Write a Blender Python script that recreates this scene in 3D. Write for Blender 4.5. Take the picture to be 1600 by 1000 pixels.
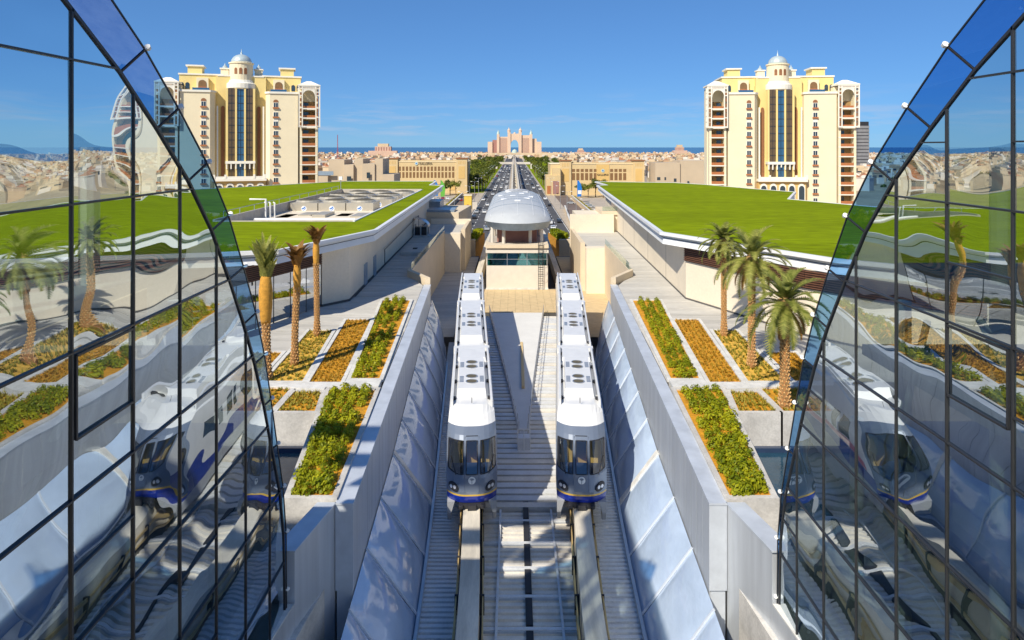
import bpy, math, random
from mathutils import Vector, Matrix
random.seed(7)
R = math.radians
for o in list(bpy.data.objects): bpy.data.objects.remove(o)
SC = bpy.context.scene
COL = SC.collection

# ---------------------------------------------------------------- camera
cam = bpy.data.cameras.new('camera'); cam_o = bpy.data.objects.new('camera', cam); COL.objects.link(cam_o)
cam_o.location = (0, 0, 30); cam_o.rotation_euler = (R(90), 0, 0)
cam.sensor_width = 36; cam.lens = 24.0; cam.shift_x = -3/1600; cam.shift_y = -270/1600
cam.clip_start = 0.5; cam.clip_end = 120000
SC.camera = cam_o
# ---------------------------------------------------------------- sky, sun, exposure
SUN_EL, SUN_AZ = 43, 215
W = bpy.data.worlds.new('World'); SC.world = W; W.use_nodes = True
nt = W.node_tree; nt.nodes.clear()
sky = nt.nodes.new('ShaderNodeTexSky'); sky.sky_type = 'NISHITA'; sky.sun_disc = False
sky.sun_elevation = R(SUN_EL); sky.sun_rotation = R(SUN_AZ)
sky.altitude = 0; sky.air_density = 0.75; sky.dust_density = 0.0; sky.ozone_density = 3.0
bg = nt.nodes.new('ShaderNodeBackground'); bg.inputs[1].default_value = 0.12
wo = nt.nodes.new('ShaderNodeOutputWorld')
# thin streaks of cloud low over the sea
tc = nt.nodes.new('ShaderNodeTexCoord'); mp = nt.nodes.new('ShaderNodeMapping'); mp.inputs['Scale'].default_value = (5, 5, 45)
nz = nt.nodes.new('ShaderNodeTexNoise'); nz.inputs['Scale'].default_value = 1.6; nz.inputs['Detail'].default_value = 7; nz.inputs['Roughness'].default_value = .62
cr = nt.nodes.new('ShaderNodeValToRGB'); cr.color_ramp.elements[0].position = .50; cr.color_ramp.elements[1].position = .8
sp = nt.nodes.new('ShaderNodeSeparateXYZ')
band = nt.nodes.new('ShaderNodeValToRGB'); e = band.color_ramp.elements
e[0].position = 0.005; e[0].color = (0, 0, 0, 1); e[1].position = 0.03; e[1].color = (1, 1, 1, 1)
b2 = band.color_ramp.elements.new(0.085); b2.color = (0, 0, 0, 1)
mul = nt.nodes.new('ShaderNodeMath'); mul.operation = 'MULTIPLY'
mul2 = nt.nodes.new('ShaderNodeMath'); mul2.operation = 'MULTIPLY'; mul2.inputs[1].default_value = .75
mixc = nt.nodes.new('ShaderNodeMixRGB'); mixc.inputs[2].default_value = (2.5, 2.6, 3.1, 1)
tint = nt.nodes.new('ShaderNodeMixRGB'); tint.blend_type = 'MULTIPLY'; tint.inputs[0].default_value = 1
tint.inputs[2].default_value = (0.31, 0.60, 1.0, 1)
L = nt.links.new
L(tc.outputs['Generated'], mp.inputs[0]); L(mp.outputs[0], nz.inputs['Vector']); L(nz.outputs['Fac'], cr.inputs[0])
L(tc.outputs['Generated'], sp.inputs[0]); L(sp.outputs[2], band.inputs[0])
L(cr.outputs[0], mul.inputs[0]); L(band.outputs[0], mul.inputs[1]); L(mul.outputs[0], mul2.inputs[0]); L(mul2.outputs[0], mixc.inputs[0])
gm = nt.nodes.new('ShaderNodeGamma'); gm.inputs[1].default_value = .6
L(sky.outputs[0], gm.inputs[0]); L(gm.outputs[0], tint.inputs[1]); L(tint.outputs[0], mixc.inputs[1]); L(mixc.outputs[0], bg.inputs[0]); L(bg.outputs[0], wo.inputs[0])

sl = bpy.data.lights.new('sun', 'SUN'); sl.energy = 3.05; sl.angle = R(0.53); sl.color = (1, .92, .77)
so = bpy.data.objects.new('sun', sl); COL.objects.link(so); so.location = (-60, -90, 120)
az = R(SUN_AZ); el = R(SUN_EL)
SUND = Vector((-math.sin(az)*math.cos(el), -math.cos(az)*math.cos(el), -math.sin(el)))
so.rotation_euler = SUND.to_track_quat('-Z', 'Y').to_euler()
SC.view_settings.view_transform = 'Standard'; SC.view_settings.look = 'None'
SC.view_settings.exposure = 0.95; SC.view_settings.gamma = 1.0; SC.view_settings.use_curve_mapping = False
SC.render.engine = 'CYCLES'; SC.cycles.use_denoising = True
SC.cycles.max_bounces = 8; SC.cycles.transparent_max_bounces = 12; SC.cycles.glossy_bounces = 4
SC.cycles.sample_clamp_indirect = 6; SC.cycles.caustics_reflective = True; SC.cycles.blur_glossy = 0.4; SC.cycles.caustics_refractive = False

# ---------------------------------------------------------------- materials
M = {}
def mat(name, col, rough=.6, metal=0.0, var=.12, scale=1.2, bump=0.0, bscale=8.0, spec=.5, col2=None, stretch=None, coat=0.0, fine=0.0):
    m = bpy.data.materials.new(name); m.use_nodes = True; n = m.node_tree.nodes; k = m.node_tree.links.new
    p = n['Principled BSDF']
    p.inputs['Roughness'].default_value = rough; p.inputs['Metallic'].default_value = metal
    p.inputs['Specular IOR Level'].default_value = spec; p.inputs['Coat Weight'].default_value = coat
    t = n.new('ShaderNodeTexCoord'); src = t.outputs['Object']
    if stretch:
        q = n.new('ShaderNodeMapping'); q.inputs['Scale'].default_value = stretch; k(src, q.inputs[0]); src = q.outputs[0]
    z = n.new('ShaderNodeTexNoise'); z.inputs['Scale'].default_value = scale; z.inputs['Detail'].default_value = 6; z.inputs['Roughness'].default_value = .6
    k(src, z.inputs['Vector'])
    r = n.new('ShaderNodeValToRGB'); r.color_ramp.elements[0].position = .3; r.color_ramp.elements[1].position = .72
    c2 = col2 or tuple(min(1, c*(1+var)) for c in col); c1 = tuple(c*(1-var) for c in col) if not col2 else col
    r.color_ramp.elements[0].color = (*c1, 1); r.color_ramp.elements[1].color = (*c2, 1)
    k(z.outputs['Fac'], r.inputs[0]); out = r.outputs[0]
    if fine:
        z3 = n.new('ShaderNodeTexNoise'); z3.inputs['Scale'].default_value = scale*14; z3.inputs['Detail'].default_value = 3; k(src, z3.inputs['Vector'])
        mr = n.new('ShaderNodeMapRange'); mr.inputs[1].default_value = .3; mr.inputs[2].default_value = .7; mr.inputs[3].default_value = 1-fine; mr.inputs[4].default_value = 1+fine
        k(z3.outputs['Fac'], mr.inputs[0])
        mm = n.new('ShaderNodeMixRGB'); mm.blend_type = 'MULTIPLY'; mm.inputs[0].default_value = 1; k(out, mm.inputs[1]); k(mr.outputs[0], mm.inputs[2]); out = mm.outputs[0]
    k(out, p.inputs['Base Color'])
    if bump:
        z2 = n.new('ShaderNodeTexNoise'); z2.inputs['Scale'].default_value = bscale; z2.inputs['Detail'].default_value = 4; k(src, z2.inputs['Vector'])
        b = n.new('ShaderNodeBump'); b.inputs['Strength'].default_value = 1; b.inputs['Distance'].default_value = bump
        k(z2.outputs['Fac'], b.inputs['Height']); k(b.outputs[0], p.inputs['Normal'])
    M[name] = m; return m

def leafmat(name, a, b, scale=1.0, trans=.25):
    m = bpy.data.materials.new(name); m.use_nodes = True; n = m.node_tree.nodes; k = m.node_tree.links.new
    p = n['Principled BSDF']; p.inputs['Roughness'].default_value = .55; p.inputs['Specular IOR Level'].default_value = .3
    g = n.new('ShaderNodeNewGeometry'); oi = n.new('ShaderNodeObjectInfo')
    ad = n.new('ShaderNodeMath'); ad.operation = 'ADD'; k(g.outputs['Random Per Island'], ad.inputs[0]); k(oi.outputs['Random'], ad.inputs[1])
    md = n.new('ShaderNodeMath'); md.operation = 'MULTIPLY'; md.inputs[1].default_value = .5; k(ad.outputs[0], md.inputs[0])
    r = n.new('ShaderNodeValToRGB'); r.color_ramp.elements[0].color = (*a, 1); r.color_ramp.elements[1].color = (*b, 1)
    r.color_ramp.elements[0].position = .15; r.color_ramp.elements[1].position = .85
    k(md.outputs[0], r.inputs[0]); k(r.outputs[0], p.inputs['Base Color'])
    tr = n.new('ShaderNodeBsdfTranslucent'); k(r.outputs[0], tr.inputs[0])
    mx = n.new('ShaderNodeMixShader'); mx.inputs[0].default_value = trans
    k(p.outputs[0], mx.inputs[1]); k(tr.outputs[0], mx.inputs[2]); k(mx.outputs[0], n['Material Output'].inputs[0])
    M[name] = m; return m

def glassmat(name, tint, refl, bump=0.0, bscale=.3, rcol=(.95, .97, 1), edge=.35):
    """coated glass: mirror reflection mixed with tinted see-through"""
    m = bpy.data.materials.new(name); m.use_nodes = True; n = m.node_tree.nodes; k = m.node_tree.links.new
    n.remove(n['Principled BSDF'])
    gl = n.new('ShaderNodeBsdfGlossy'); gl.inputs['Roughness'].default_value = .004; gl.inputs['Color'].default_value = (*rcol, 1)
    tr = n.new('ShaderNodeBsdfTransparent'); tr.inputs[0].default_value = (*tint, 1)
    lw = n.new('ShaderNodeLayerWeight'); lw.inputs[0].default_value = .25
    mr = n.new('ShaderNodeMapRange'); mr.inputs[3].default_value = refl; mr.inputs[4].default_value = min(1, refl+edge)
    k(lw.outputs['Facing'], mr.inputs[0])
    mx = n.new('ShaderNodeMixShader'); k(mr.outputs[0], mx.inputs[0]); k(tr.outputs[0], mx.inputs[1]); k(gl.outputs[0], mx.inputs[2])
    k(mx.outputs[0], n['Material Output'].inputs[0])
    if bump:
        t = n.new('ShaderNodeTexCoord'); oi = n.new('ShaderNodeObjectInfo')
        mp = n.new('ShaderNodeMapping'); mp.inputs['Scale'].default_value = (1, .55, 1.1); k(t.outputs['Object'], mp.inputs[0])
        z = n.new('ShaderNodeTexNoise'); z.noise_dimensions = '4D'; z.inputs['Scale'].default_value = bscale; z.inputs['Detail'].default_value = 1.0
        z.inputs['Roughness'].default_value = .35
        k(mp.outputs[0], z.inputs['Vector']); mu = n.new('ShaderNodeMath'); mu.operation = 'MULTIPLY'; mu.inputs[1].default_value = .55
        k(oi.outputs['Random'], mu.inputs[0]); k(mu.outputs[0], z.inputs['W'])
        b = n.new('ShaderNodeBump'); b.inputs['Strength'].default_value = 1; b.inputs['Distance'].default_value = bump
        k(z.outputs['Fac'], b.inputs['Height']); k(b.outputs[0], gl.inputs['Normal'])
    M[name] = m; return m

mat('sand', (.42, .33, .20), .9, var=.25, scale=.02, fine=.15)
mat('sea', (.02, .10, .19), .25, var=.2, scale=.001)
mat('asphalt', (.075, .075, .08), .85, var=.2, scale=.08, fine=.15)
mat('asphalt_brown', (.16, .12, .10), .85, var=.2, scale=.08, fine=.15)
mat('paving', (.42, .36, .29), .85, var=.15, scale=.2, fine=.2)
mat('paint', (.8, .8, .78), .6, var=.05)
mat('concrete', (.52, .50, .47), .8, var=.24, scale=.7, fine=.10, bump=.004, bscale=20)
mat('deck', (.50, .48, .44), .8, var=.18, scale=.5, fine=.10, stretch=(.25, 1.6, 1))
mat('joint', (.10, .095, .09), .9)
mat('kerb', (.62, .61, .58), .75, var=.18, scale=1.5, fine=.08)
mat('beige', (.66, .55, .40), .8, var=.06, scale=.4, fine=.04)
mat('whitewall', (.74, .65, .51), .8, var=.05, scale=.3, fine=.04)
mat('fascia', (.74, .75, .76), .4, var=.04, scale=.5)
mat('soffit', (.45, .42, .38), .7)
mat('turf', (.18, .235, .002), .95, spec=.05, var=.20, scale=.09, fine=.28, stretch=(.35, 1.5, 1), bump=.02, bscale=30)
mat('wood', (.13, .055, .03), .6, var=.3, scale=1.5)
mat('louvre_dark', (.04, .025, .02), .8)
mat('cladding', (.56, .59, .63), .38, metal=.35, var=.12, scale=.6, stretch=(3, 3, .2))
mat('cap', (.56, .60, .66), .4, metal=.2, var=.14, scale=.8)
mat('soil', (.56, .26, .010), .95, var=.3, scale=2.5, fine=.3, bump=.05, bscale=7)
mat('soil_light', (.64, .38, .05), .95, var=.3, scale=2.2, fine=.3, bump=.05, bscale=7)
mat('water', (.02, .06, .10), .05, var=.2, bump=.01, bscale=5)
mat('tile', (.03, .05, .10), .25)
mat('yard', (.44, .40, .34), .8, var=.15)
mat('steel', (.50, .52, .55), .35, metal=.7, var=.1)
mat('decking', (.68, .69, .70), .5, metal=.15, var=.12, scale=.8, fine=.06)
mat('decking_warm', (.72, .68, .61), .6, metal=.1, var=.14, scale=.8, fine=.06)
mat('ramp', (.66, .66, .65), .6, var=.06, scale=.6, fine=.04)
mat('dark', (.025, .025, .03), .6)
mat('mullion', (.035, .037, .042), .4, metal=.3)
mat('beam', (.60, .55, .46), .75, var=.22, scale=.8, fine=.06, stretch=(2, .25, 1))
mat('rail', (.60, .44, .20), .45, metal=.4)
mat('terrace', (.58, .44, .25), .8, var=.12, scale=1.2)
mat('station_white', (.66, .61, .53), .7, var=.05)
mat('station_roof', (.50, .52, .53), .5, metal=.08, var=.06, scale=.8)
mat('station_rim', (.30, .38, .47), .35, metal=.35)
mat('train_white', (.72, .72, .71), .34, var=.06, coat=.3)
mat('train_grey', (.17, .205, .27), .28, var=.04, coat=.6, metal=.2)
mat('train_blue', (.005, .022, .26), .3, coat=.5, var=.03)
mat('train_yellow', (.62, .40, .06), .35, coat=.3, var=.03)
mat('train_pink', (.55, .12, .20), .35, coat=.3, var=.03)
mat('train_skirt', (.36, .37, .39), .5, var=.08)
mat('tan', (.55, .36, .10), .7)
mat('seat_blue', (.04, .05, .10), .7)
mat('lamp', (.8, .8, .82), .15, metal=.3)
mat('chiller', (.48, .44, .36), .4, metal=.35, var=.06)
mat('chiller_fan', (.11, .095, .06), .7, metal=.0)
mat('roof_floor', (.56, .48, .38), .8, var=.06)
mat('logo_blue', (.03, .18, .55), .5)
mat('cream', (.80, .70, .49), .8, var=.05, scale=.15, fine=.02)
mat('yellow', (.80, .62, .25), .8, var=.05, scale=.2)
mat('trim', (.82, .78, .68), .7, var=.04)
mat('brown', (.28, .12, .05), .7)
mat('railbrown', (.42, .15, .05), .7)
mat('balcony', (.32, .20, .08), .8, var=.2, scale=.3)
mat('bronze', (.12, .075, .03), .15, spec=.8)
mat('blueglass', (.03, .10, .20), .08, spec=1.0)
mat('window_glass', (.03, .05, .07), .1, spec=.8)
mat('dome', (.46, .54, .56), .4, metal=.2)
mat('ochre', (.62, .47, .25), .85, var=.06, scale=.2)
mat('ochre_panel', (.64, .43, .16), .85, var=.06, scale=.2)
mat('bronze_window', (.22, .12, .05), .4)
mat('sandstone', (.52, .42, .30), .85, var=.08, scale=.1)
mat('hotel', (.66, .49, .36), .85, var=.06, scale=.03)
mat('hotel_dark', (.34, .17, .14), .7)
mat('hotel_dome', (.45, .55, .50), .6)
mat('villa_cream', (.60, .47, .31), .85, var=.18, scale=.05)
mat('villa_white', (.66, .60, .52), .85, var=.2, scale=.05)
mat('villa_tan', (.52, .36, .22), .85, var=.2, scale=.05)
mat('villa_pink', (.58, .40, .30), .85, var=.15, scale=.05)
mat('tile_roof', (.40, .17, .08), .85, var=.3, scale=.2)
mat('bark', (.16, .10, .06), .9, var=.3, scale=4)
mat('palm_bark', (.36, .17, .06), .9, var=.35, scale=5, bump=.02, bscale=12)
mat('palm_boot', (.50, .30, .12), .9, var=.3, scale=6)
mat('sack', (.55, .27, .035), .85, var=.25, scale=5, bump=.03, bscale=9)
mat('flag_blue', (.01, .17, .55), .6)
mat('flag_green', (.12, .40, .05), .6)
mat('kiosk', (.75, .52, .08), .6)
mat('grey_tower', (.24, .24, .25), .8, var=.2, scale=.1)
mat('mast', (.45, .05, .06), .6)
mat('interior', (.30, .34, .33), .8, var=.1, scale=.2)
mat('interior_slab', (.20, .23, .22), .8)
mat('curtain', (.45, .50, .46), .8)
for nm, c in (('car_white', (.78, .78, .78)), ('car_black', (.03, .03, .035)), ('car_silver', (.42, .44, .46)), ('car_red', (.32, .03, .03)), ('car_blue', (.03, .09, .25))):
    mat(nm, c, .25, var=.02, coat=.5, metal=.1)
leafmat('shrub_leaf', (.15, .20, .004), (.48, .47, .012), trans=.4)
leafmat('cover_leaf', (.18, .17, .01), (.42, .34, .04))
leafmat('dry_leaf', (.34, .18, .01), (.50, .32, .03))
leafmat('tree_leaf', (.05, .085, .012), (.20, .21, .02))
leafmat('palm_leaf', (.16, .19, .03), (.44, .43, .11), trans=.4)
leafmat('palm_dry', (.26, .13, .03), (.42, .24, .07))
glassmat('facade_glass', (.50, .60, .60), .46, bump=.034, bscale=.58, edge=.40, rcol=(.80, .88, .95))
glassmat('clear', (1, 1, 1), 0.0, edge=.02)
glassmat('strip_glass', (.20, .42, .72), .12, bump=.01, bscale=.4, rcol=(.6, .8, 1), edge=.25)
glassmat('shop_glass', (.30, .33, .35), .50, bump=.004, bscale=.6)
glassmat('rail_glass', (.80, .88, .86), .10)
glassmat('train_glass', (.70, .74, .76), .14, bump=.0, edge=.3)
glassmat('teal_glass', (.10, .42, .42), .35, bump=.006, bscale=.6, rcol=(.35, .75, .75))
# clear film of the side canopies: pale skin under a glossy coat
m = mat('film', (.45, .56, .73), .07, var=.12, scale=.35, bump=.09, bscale=.7, spec=.9, coat=.5, stretch=(1, .5, 1))
m = mat('film_seam', (.55, .60, .68), .3)

# ---------------------------------------------------------------- mesh helpers
class MB:
    def __init__(s): s.v = []; s.f = []; s.m = []; s.cur = 0
    def add(s, vs, fs):
        b = len(s.v); s.v += [tuple(p) for p in vs]
        for f in fs: s.f.append(tuple(b+i for i in f)); s.m.append(s.cur)
        return s
    def mi(s, i): s.cur = i; return s
    def box(s, x0, y0, z0, x1, y1, z1):
        return s.add([(x0,y0,z0),(x1,y0,z0),(x1,y1,z0),(x0,y1,z0),(x0,y0,z1),(x1,y0,z1),(x1,y1,z1),(x0,y1,z1)],
              [(0,3,2,1),(4,5,6,7),(0,1,5,4),(1,2,6,5),(2,3,7,6),(3,0,4,7)])
    def hexa(s, bot, top):       # 4 bottom points, 4 top points
        return s.add(list(bot)+list(top), [(0,3,2,1),(4,5,6,7),(0,1,5,4),(1,2,6,5),(2,3,7,6),(3,0,4,7)])
    def prism(s, poly, z0, z1):
        n = len(poly); zt = z1 if callable(z1) else (lambda x, y: z1)
        return s.add([(x,y,z0) for x,y in poly]+[(x,y,zt(x,y)) for x,y in poly],
              [tuple(reversed(range(n))), tuple(range(n,2*n))]+[(i,(i+1)%n,n+(i+1)%n,n+i) for i in range(n)])
    def vprism(s, poly, y0, y1):  # polygon in x,z pushed along y
        n = len(poly)
        return s.add([(x,y0,z) for x,z in poly]+[(x,y1,z) for x,z in poly],
              [tuple(range(n)), tuple(reversed(range(n,2*n)))]+[(i,n+i,n+(i+1)%n,(i+1)%n) for i in range(n)])
    def bar(s, a, b, w, h, up=(0,0,1)):
        a = Vector(a); b = Vector(b); d = (b-a).normalized(); u = Vector(up); r = d.cross(u)
        if r.length < 1e-4: r = d.cross(Vector((0,1,0)))
        r.normalize(); u = r.cross(d); r *= w/2; u = u*h/2
        return s.hexa([a-r-u, a+r-u, b+r-u, b-r-u], [a-r+u, a+r+u, b+r+u, b-r+u])
    def tube(s, pts, r, n=6, caps=True):
        pts = [Vector(p) for p in pts]; rr = r if isinstance(r, (list, tuple)) else [r]*len(pts); rings = []
        for i, p in enumerate(pts):
            d = (pts[min(i+1, len(pts)-1)]-pts[max(i-1, 0)]).normalized()
            a = d.cross(Vector((0,0,1)));
            if a.length < 1e-3: a = Vector((1,0,0))
            a.normalize(); c = a.cross(d)
            rings.append([p+(a*math.cos(t)+c*math.sin(t))*rr[i] for t in [2*math.pi*j/n for j in range(n)]])
        return s.loft(rings, True, caps)
    def loft(s, rings, closed=True, caps=False):
        n = len(rings[0]); vs = [p for r in rings for p in r]; fs = []
        for i in range(len(rings)-1):
            for j in range(n if closed else n-1):
                k = (j+1) % n; fs.append((i*n+j, i*n+k, (i+1)*n+k, (i+1)*n+j))
        if caps: fs += [tuple(reversed(range(n))), tuple(range((len(rings)-1)*n, len(rings)*n))]
        return s.add(vs, fs)
    def lathe(s, prof, n, c=(0,0,0)):
        return s.loft([[(c[0]+r*math.cos(2*math.pi*j/n), c[1]+r*math.sin(2*math.pi*j/n), c[2]+z) for j in range(n)] for r, z in prof], True, True)
    def quad(s, a, b, c, d): return s.add([a,b,c,d], [(0,1,2,3)])
    def mesh(s, name, mats, smooth=False):
        me = bpy.data.meshes.new(name); me.from_pydata(s.v, [], s.f)
        for k in (mats if isinstance(mats, (list, tuple)) else [mats]): me.materials.append(M[k])
        if isinstance(mats, (list, tuple)) and len(mats) > 1: me.polygons.foreach_set('material_index', s.m)
        if smooth: me.polygons.foreach_set('use_smooth', [True]*len(me.polygons))
        me.update(); return me
    def build(s, name, mats, parent=None, smooth=False, label=None, cat=None, group=None, kind=None):
        return link(name, s.mesh(name, mats, smooth), parent, label, cat, group, kind)
def link(name, data, parent=None, label=None, cat=None, group=None, kind=None, loc=None, rz=None):
    o = bpy.data.objects.new(name, data); COL.objects.link(o)
    if parent is not None: o.parent = parent
    if label: o['label'] = label
    if cat: o['category'] = cat
    if group: o['group'] = group
    if kind: o['kind'] = kind
    if loc is not None: o.location = loc
    if rz is not None: o.rotation_euler = (0, 0, rz)
    return o
def thing(name, label, cat, group=None, loc=(0,0,0), rz=0): return link(name, None, None, label, cat, group, None, loc, rz)
def struct(name, mb, mats, parent=None, smooth=False): return mb.build(name, mats, parent, smooth, kind=None if parent else 'structure')
def copy_tree(o, parent=None):
    c = o.copy(); COL.objects.link(c); c.parent = parent
    for ch in list(o.children): copy_tree(ch, c)
    return c
def lerp(a, b, t): return a+(b-a)*t
def interp(tab, x):
    if x <= tab[0][0]: return tab[0][1]
    for (a, va), (b, vb) in zip(tab, tab[1:]):
        if x <= b: return lerp(va, vb, (x-a)/(b-a))
    return tab[-1][1]
def smooth_tab(tab, x):      # monotone smooth interpolation
    if x <= tab[0][0]: return tab[0][1]
    if x >= tab[-1][0]: return tab[-1][1]
    i = max(k for k in range(len(tab)-1) if tab[k][0] <= x)
    def sl(k):
        if k <= 0 or k >= len(tab)-1: return 0.0
        a = (tab[k][1]-tab[k-1][1])/(tab[k][0]-tab[k-1][0]); b = (tab[k+1][1]-tab[k][1])/(tab[k+1][0]-tab[k][0])
        return 0 if a*b <= 0 else 2*a*b/(a+b)
    (a, va), (b, vb) = tab[i], tab[i+1]; h = b-a; t = (x-a)/h
    return va*(1+2*t)*(1-t)**2 + h*sl(i)*t*(1-t)**2 + vb*t*t*(3-2*t) - h*sl(i+1)*t*t*(1-t)
def arch(cx, z0, w, hrect, n=8, point=.55):   # arched opening outline in x,z (pointed)
    pts = [(cx-w/2, z0), (cx+w/2, z0), (cx+w/2, z0+hrect)]
    for i in range(1, n):
        t = i/n; a = math.pi*t
        pts.append((cx+w/2*math.cos(a), z0+hrect+w*point*(math.sin(a)**.8)))
    pts.append((cx-w/2, z0+hrect)); return pts
AX = 0.73                       # centre plane of the tracks
DECK, ROOF, FLOOR, RAILZ = 14.9, 21.4, 7.6, 9.5
HT = [(10, 2.4), (29, 2.72), (40, 3.2), (55, 4.15), (80, 5.68), (105, 6.5), (155, 6.5), (230, 1.75), (300, 1.7)]
def half(Y): return smooth_tab(HT, Y)
def track(s, Y): return AX+s*half(Y)
def hw(Y): return 7.6+.05*(Y-29)        # inner face of the parapets, from the centre plane
# ================================================================ large structure
struct('sea', MB().quad((-70000, 200, -.8), (70000, 200, -.8), (70000, 90000, -.8), (-70000, 90000, -.8)), 'sea')
struct('ground', MB().quad((-5200, -400, 0), (5200, -400, 0), (5200, 3100, 0), (-5200, 3100, 0)), 'sand')
def road(name, x0, x1, y0, y1, m, z=.02):
    return struct(name, MB().quad((x0, y0, z), (x1, y0, z), (x1, y1, z), (x0, y1, z)), m)
road('road_left', -19, -3.6, 150, 2030, 'asphalt'); road('road_right', 5, 20, 150, 2030, 'asphalt')
road('service_road_left', -31, -23.5, 150, 440, 'asphalt_brown', .016); road('service_road_right', 25, 33, 150, 440, 'asphalt_brown', .016)
road('parking_left', -62, -34, 255, 425, 'paving', .012); road('parking_right', 36, 66, 190, 405, 'paving', .012)
mk = MB()
for x in (-15.2, -11.4, -7.6, 8.8, 12.5, 16.2):
    y = 160
    while y < 900: mk.quad((x-.1, y, .03), (x+.1, y, .03), (x+.1, y+4, .03), (x-.1, y+4, .03)); y += 11
for x in (-18.6, -4, 5.4, 19.6): mk.quad((x-.1, 150, .03), (x+.1, 150, .03), (x+.1, 1500, .03), (x-.1, 1500, .03))
struct('road_marking', mk, 'paint')
for nm, x0, x1 in (('kerb_a', -23.4, -19.1), ('kerb_b', -3.5, 4.9), ('kerb_c', 20.1, 24.9)):
    struct({'kerb_a': 'verge_left', 'kerb_b': 'median', 'kerb_c': 'verge_right'}[nm], MB().box(x0, 150, -.2, x1, 2030, .13), 'paving')
struct('lawn_left', MB().box(-75, 448, -.2, -20, 1500, .15), 'turf'); struct('lawn_right', MB().box(21, 448, -.2, 75, 1500, .15), 'turf')

# ---------------------------------------------------------------- trough between the podiums
def ribbon(f_in, f_out, y0, y1, z, step=2.0):
    mb = MB(); y = y0; rows = []
    while y < y1+1e-6: rows.append(y); y += step
    for a, b in zip(rows, rows[1:]): mb.quad((f_in(a), a, z), (f_out(a), a, z), (f_out(b), b, z), (f_in(b), b, z))
    return mb
struct('trough_bed', ribbon(lambda y: AX-15, lambda y: AX+15, 4, 140, FLOOR-.35), 'joint')
def corrugated(f0, f1, y0, y1, z, pitch, depth):
    mb = MB(); y = y0
    while y < y1:
        a, b = y, y+pitch; p = [(a, z-depth), (a+.08*pitch, z), (a+.62*pitch, z), (a+.72*pitch, z-depth), (b, z-depth)]
        for (ya, za), (yb, zb) in zip(p, p[1:]): mb.quad((f0(ya), ya, za), (f1(ya), ya, za), (f1(yb), yb, zb), (f0(yb), yb, zb))
        y += pitch
    return mb
for s, nm in ((-1, 'walkway_left'), (1, 'walkway_right')):
    f0 = lambda y, s=s: track(s, y)+s*.62; f1 = lambda y, s=s: AX+s*(half(y)+2.55)
    struct(nm, corrugated(min(f0, f1, key=lambda f: f(40)), max(f0, f1, key=lambda f: f(40)), 14, 78, FLOOR+.15, .36, .18), 'decking')
# centre floor: broad treads, each a plank of its own
cf = link('trough_floor', corrugated(lambda y: track(-1, y)+.62, lambda y: track(1, y)-.62, 14, 42, FLOOR-.02, .46, .20).mesh('trough_floor', 'decking_warm'), kind='structure')
y = 42.3
while y < 88.5:
    x0, x1 = track(-1, y)+.6, track(1, y)-.6
    zz = FLOOR + max(0, (y-52))*.012
    MB().hexa([(x0, y, zz-.3), (x1, y, zz-.3), (x1, y+.5, zz-.3), (x0, y+.5, zz-.3)], [(x0, y, zz+.10), (x1, y, zz+.10), (x1, y+.5, zz+.14), (x0, y+.5, zz+.14)]).build('tread', 'decking' if int(y) % 3 else 'decking_warm', cf)
    y += .84
for i in range(12):
    y = 15.5+i*2.3
    MB().box(track(-1, y)+.6, y, FLOOR-.1, track(1, y)-.6, y+.2, FLOOR+.06).build('cross_member', 'decking', cf)
    MB().box(track(-1, y)+.6, y-.09, FLOOR-.1, track(1, y)-.6, y-.02, FLOOR+.012).build('drain_slot', 'cladding', cf)
for i in range(12):
    y = 15.8+i*2.3
    MB().box(AX-.17, y, FLOOR-.05, AX+.17, y+1.9, FLOOR+.09).build('cable_tray', 'dark', cf)
for dx in (-1.55, 1.55):
    mb = MB()
    for a in range(14, 42, 4): mb.box(AX+dx-.06, a, FLOOR+.05, AX+dx+.06, a+4, FLOOR+.12)
    mb.build('conduit', 'decking', cf)
# tapering white ramp between the two tread fields
rp = thing('access_ramp', 'white tapering ramp roof lying between the two trains', 'ramp')
zr = lambda y: FLOOR+.32+(y-52)*.014
MB().add([(AX-.3, 53.5, zr(53.5)), (AX+.3, 53.5, zr(53.5)), (AX+3.1, 89, zr(89)), (AX-3.9, 89, zr(89)), (AX-.3, 53.5, 7), (AX+.3, 53.5, 7), (AX+3.1, 89, 7), (AX-3.9, 89, 7)],
         [(0,1,2,3), (0,4,5,1), (1,5,6,2), (2,6,7,3), (3,7,4,0)]).build('cover', 'ramp', rp)
MB().box(AX-.02, 62, zr(62)+.02, AX+.25, 76, zr(76)+.08).build('slot', 'ochre', rp)
for s in (-1, 1):
    rl = link('railing', MB().tube([(AX+s*(.35+max(0, y-53)*(.078 if s > 0 else .1)), y, zr(y)+1.0) for y in (51, 60, 70, 80, 89)], .035, 5).mesh('railing', 'steel'), rp)
    MB().tube([(AX+s*(.35+max(0, y-53)*(.078 if s > 0 else .1)), y, zr(y)+.5) for y in (51, 60, 70, 80, 89)], .025, 4).build('mid_rail', 'steel', rl)
    for k in range(26):
        y = 51+k*1.5; x = AX+s*(.35+max(0, y-53)*(.078 if s > 0 else .1))
        MB().tube([(x, y, zr(y)-.3), (x, y, zr(y)+1.0)], .025, 4).build('post', 'steel', rl)
mb = MB().box(AX-.45, 50.2, 7.3, AX+.45, 51.0, 8.6); mb.build('end_box', 'decking', rp)
for x in (-.45, 0, .45): MB().tube([(AX+x, 50.1, 7.6), (AX+x, 50.1, 9.3)], .03, 5).build('end_post', 'paint', rp)
MB().tube([(AX-.45, 50.1, 9.3), (AX+.45, 50.1, 9.3)], .03, 5).build('end_rail', 'paint', rp)
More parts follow.
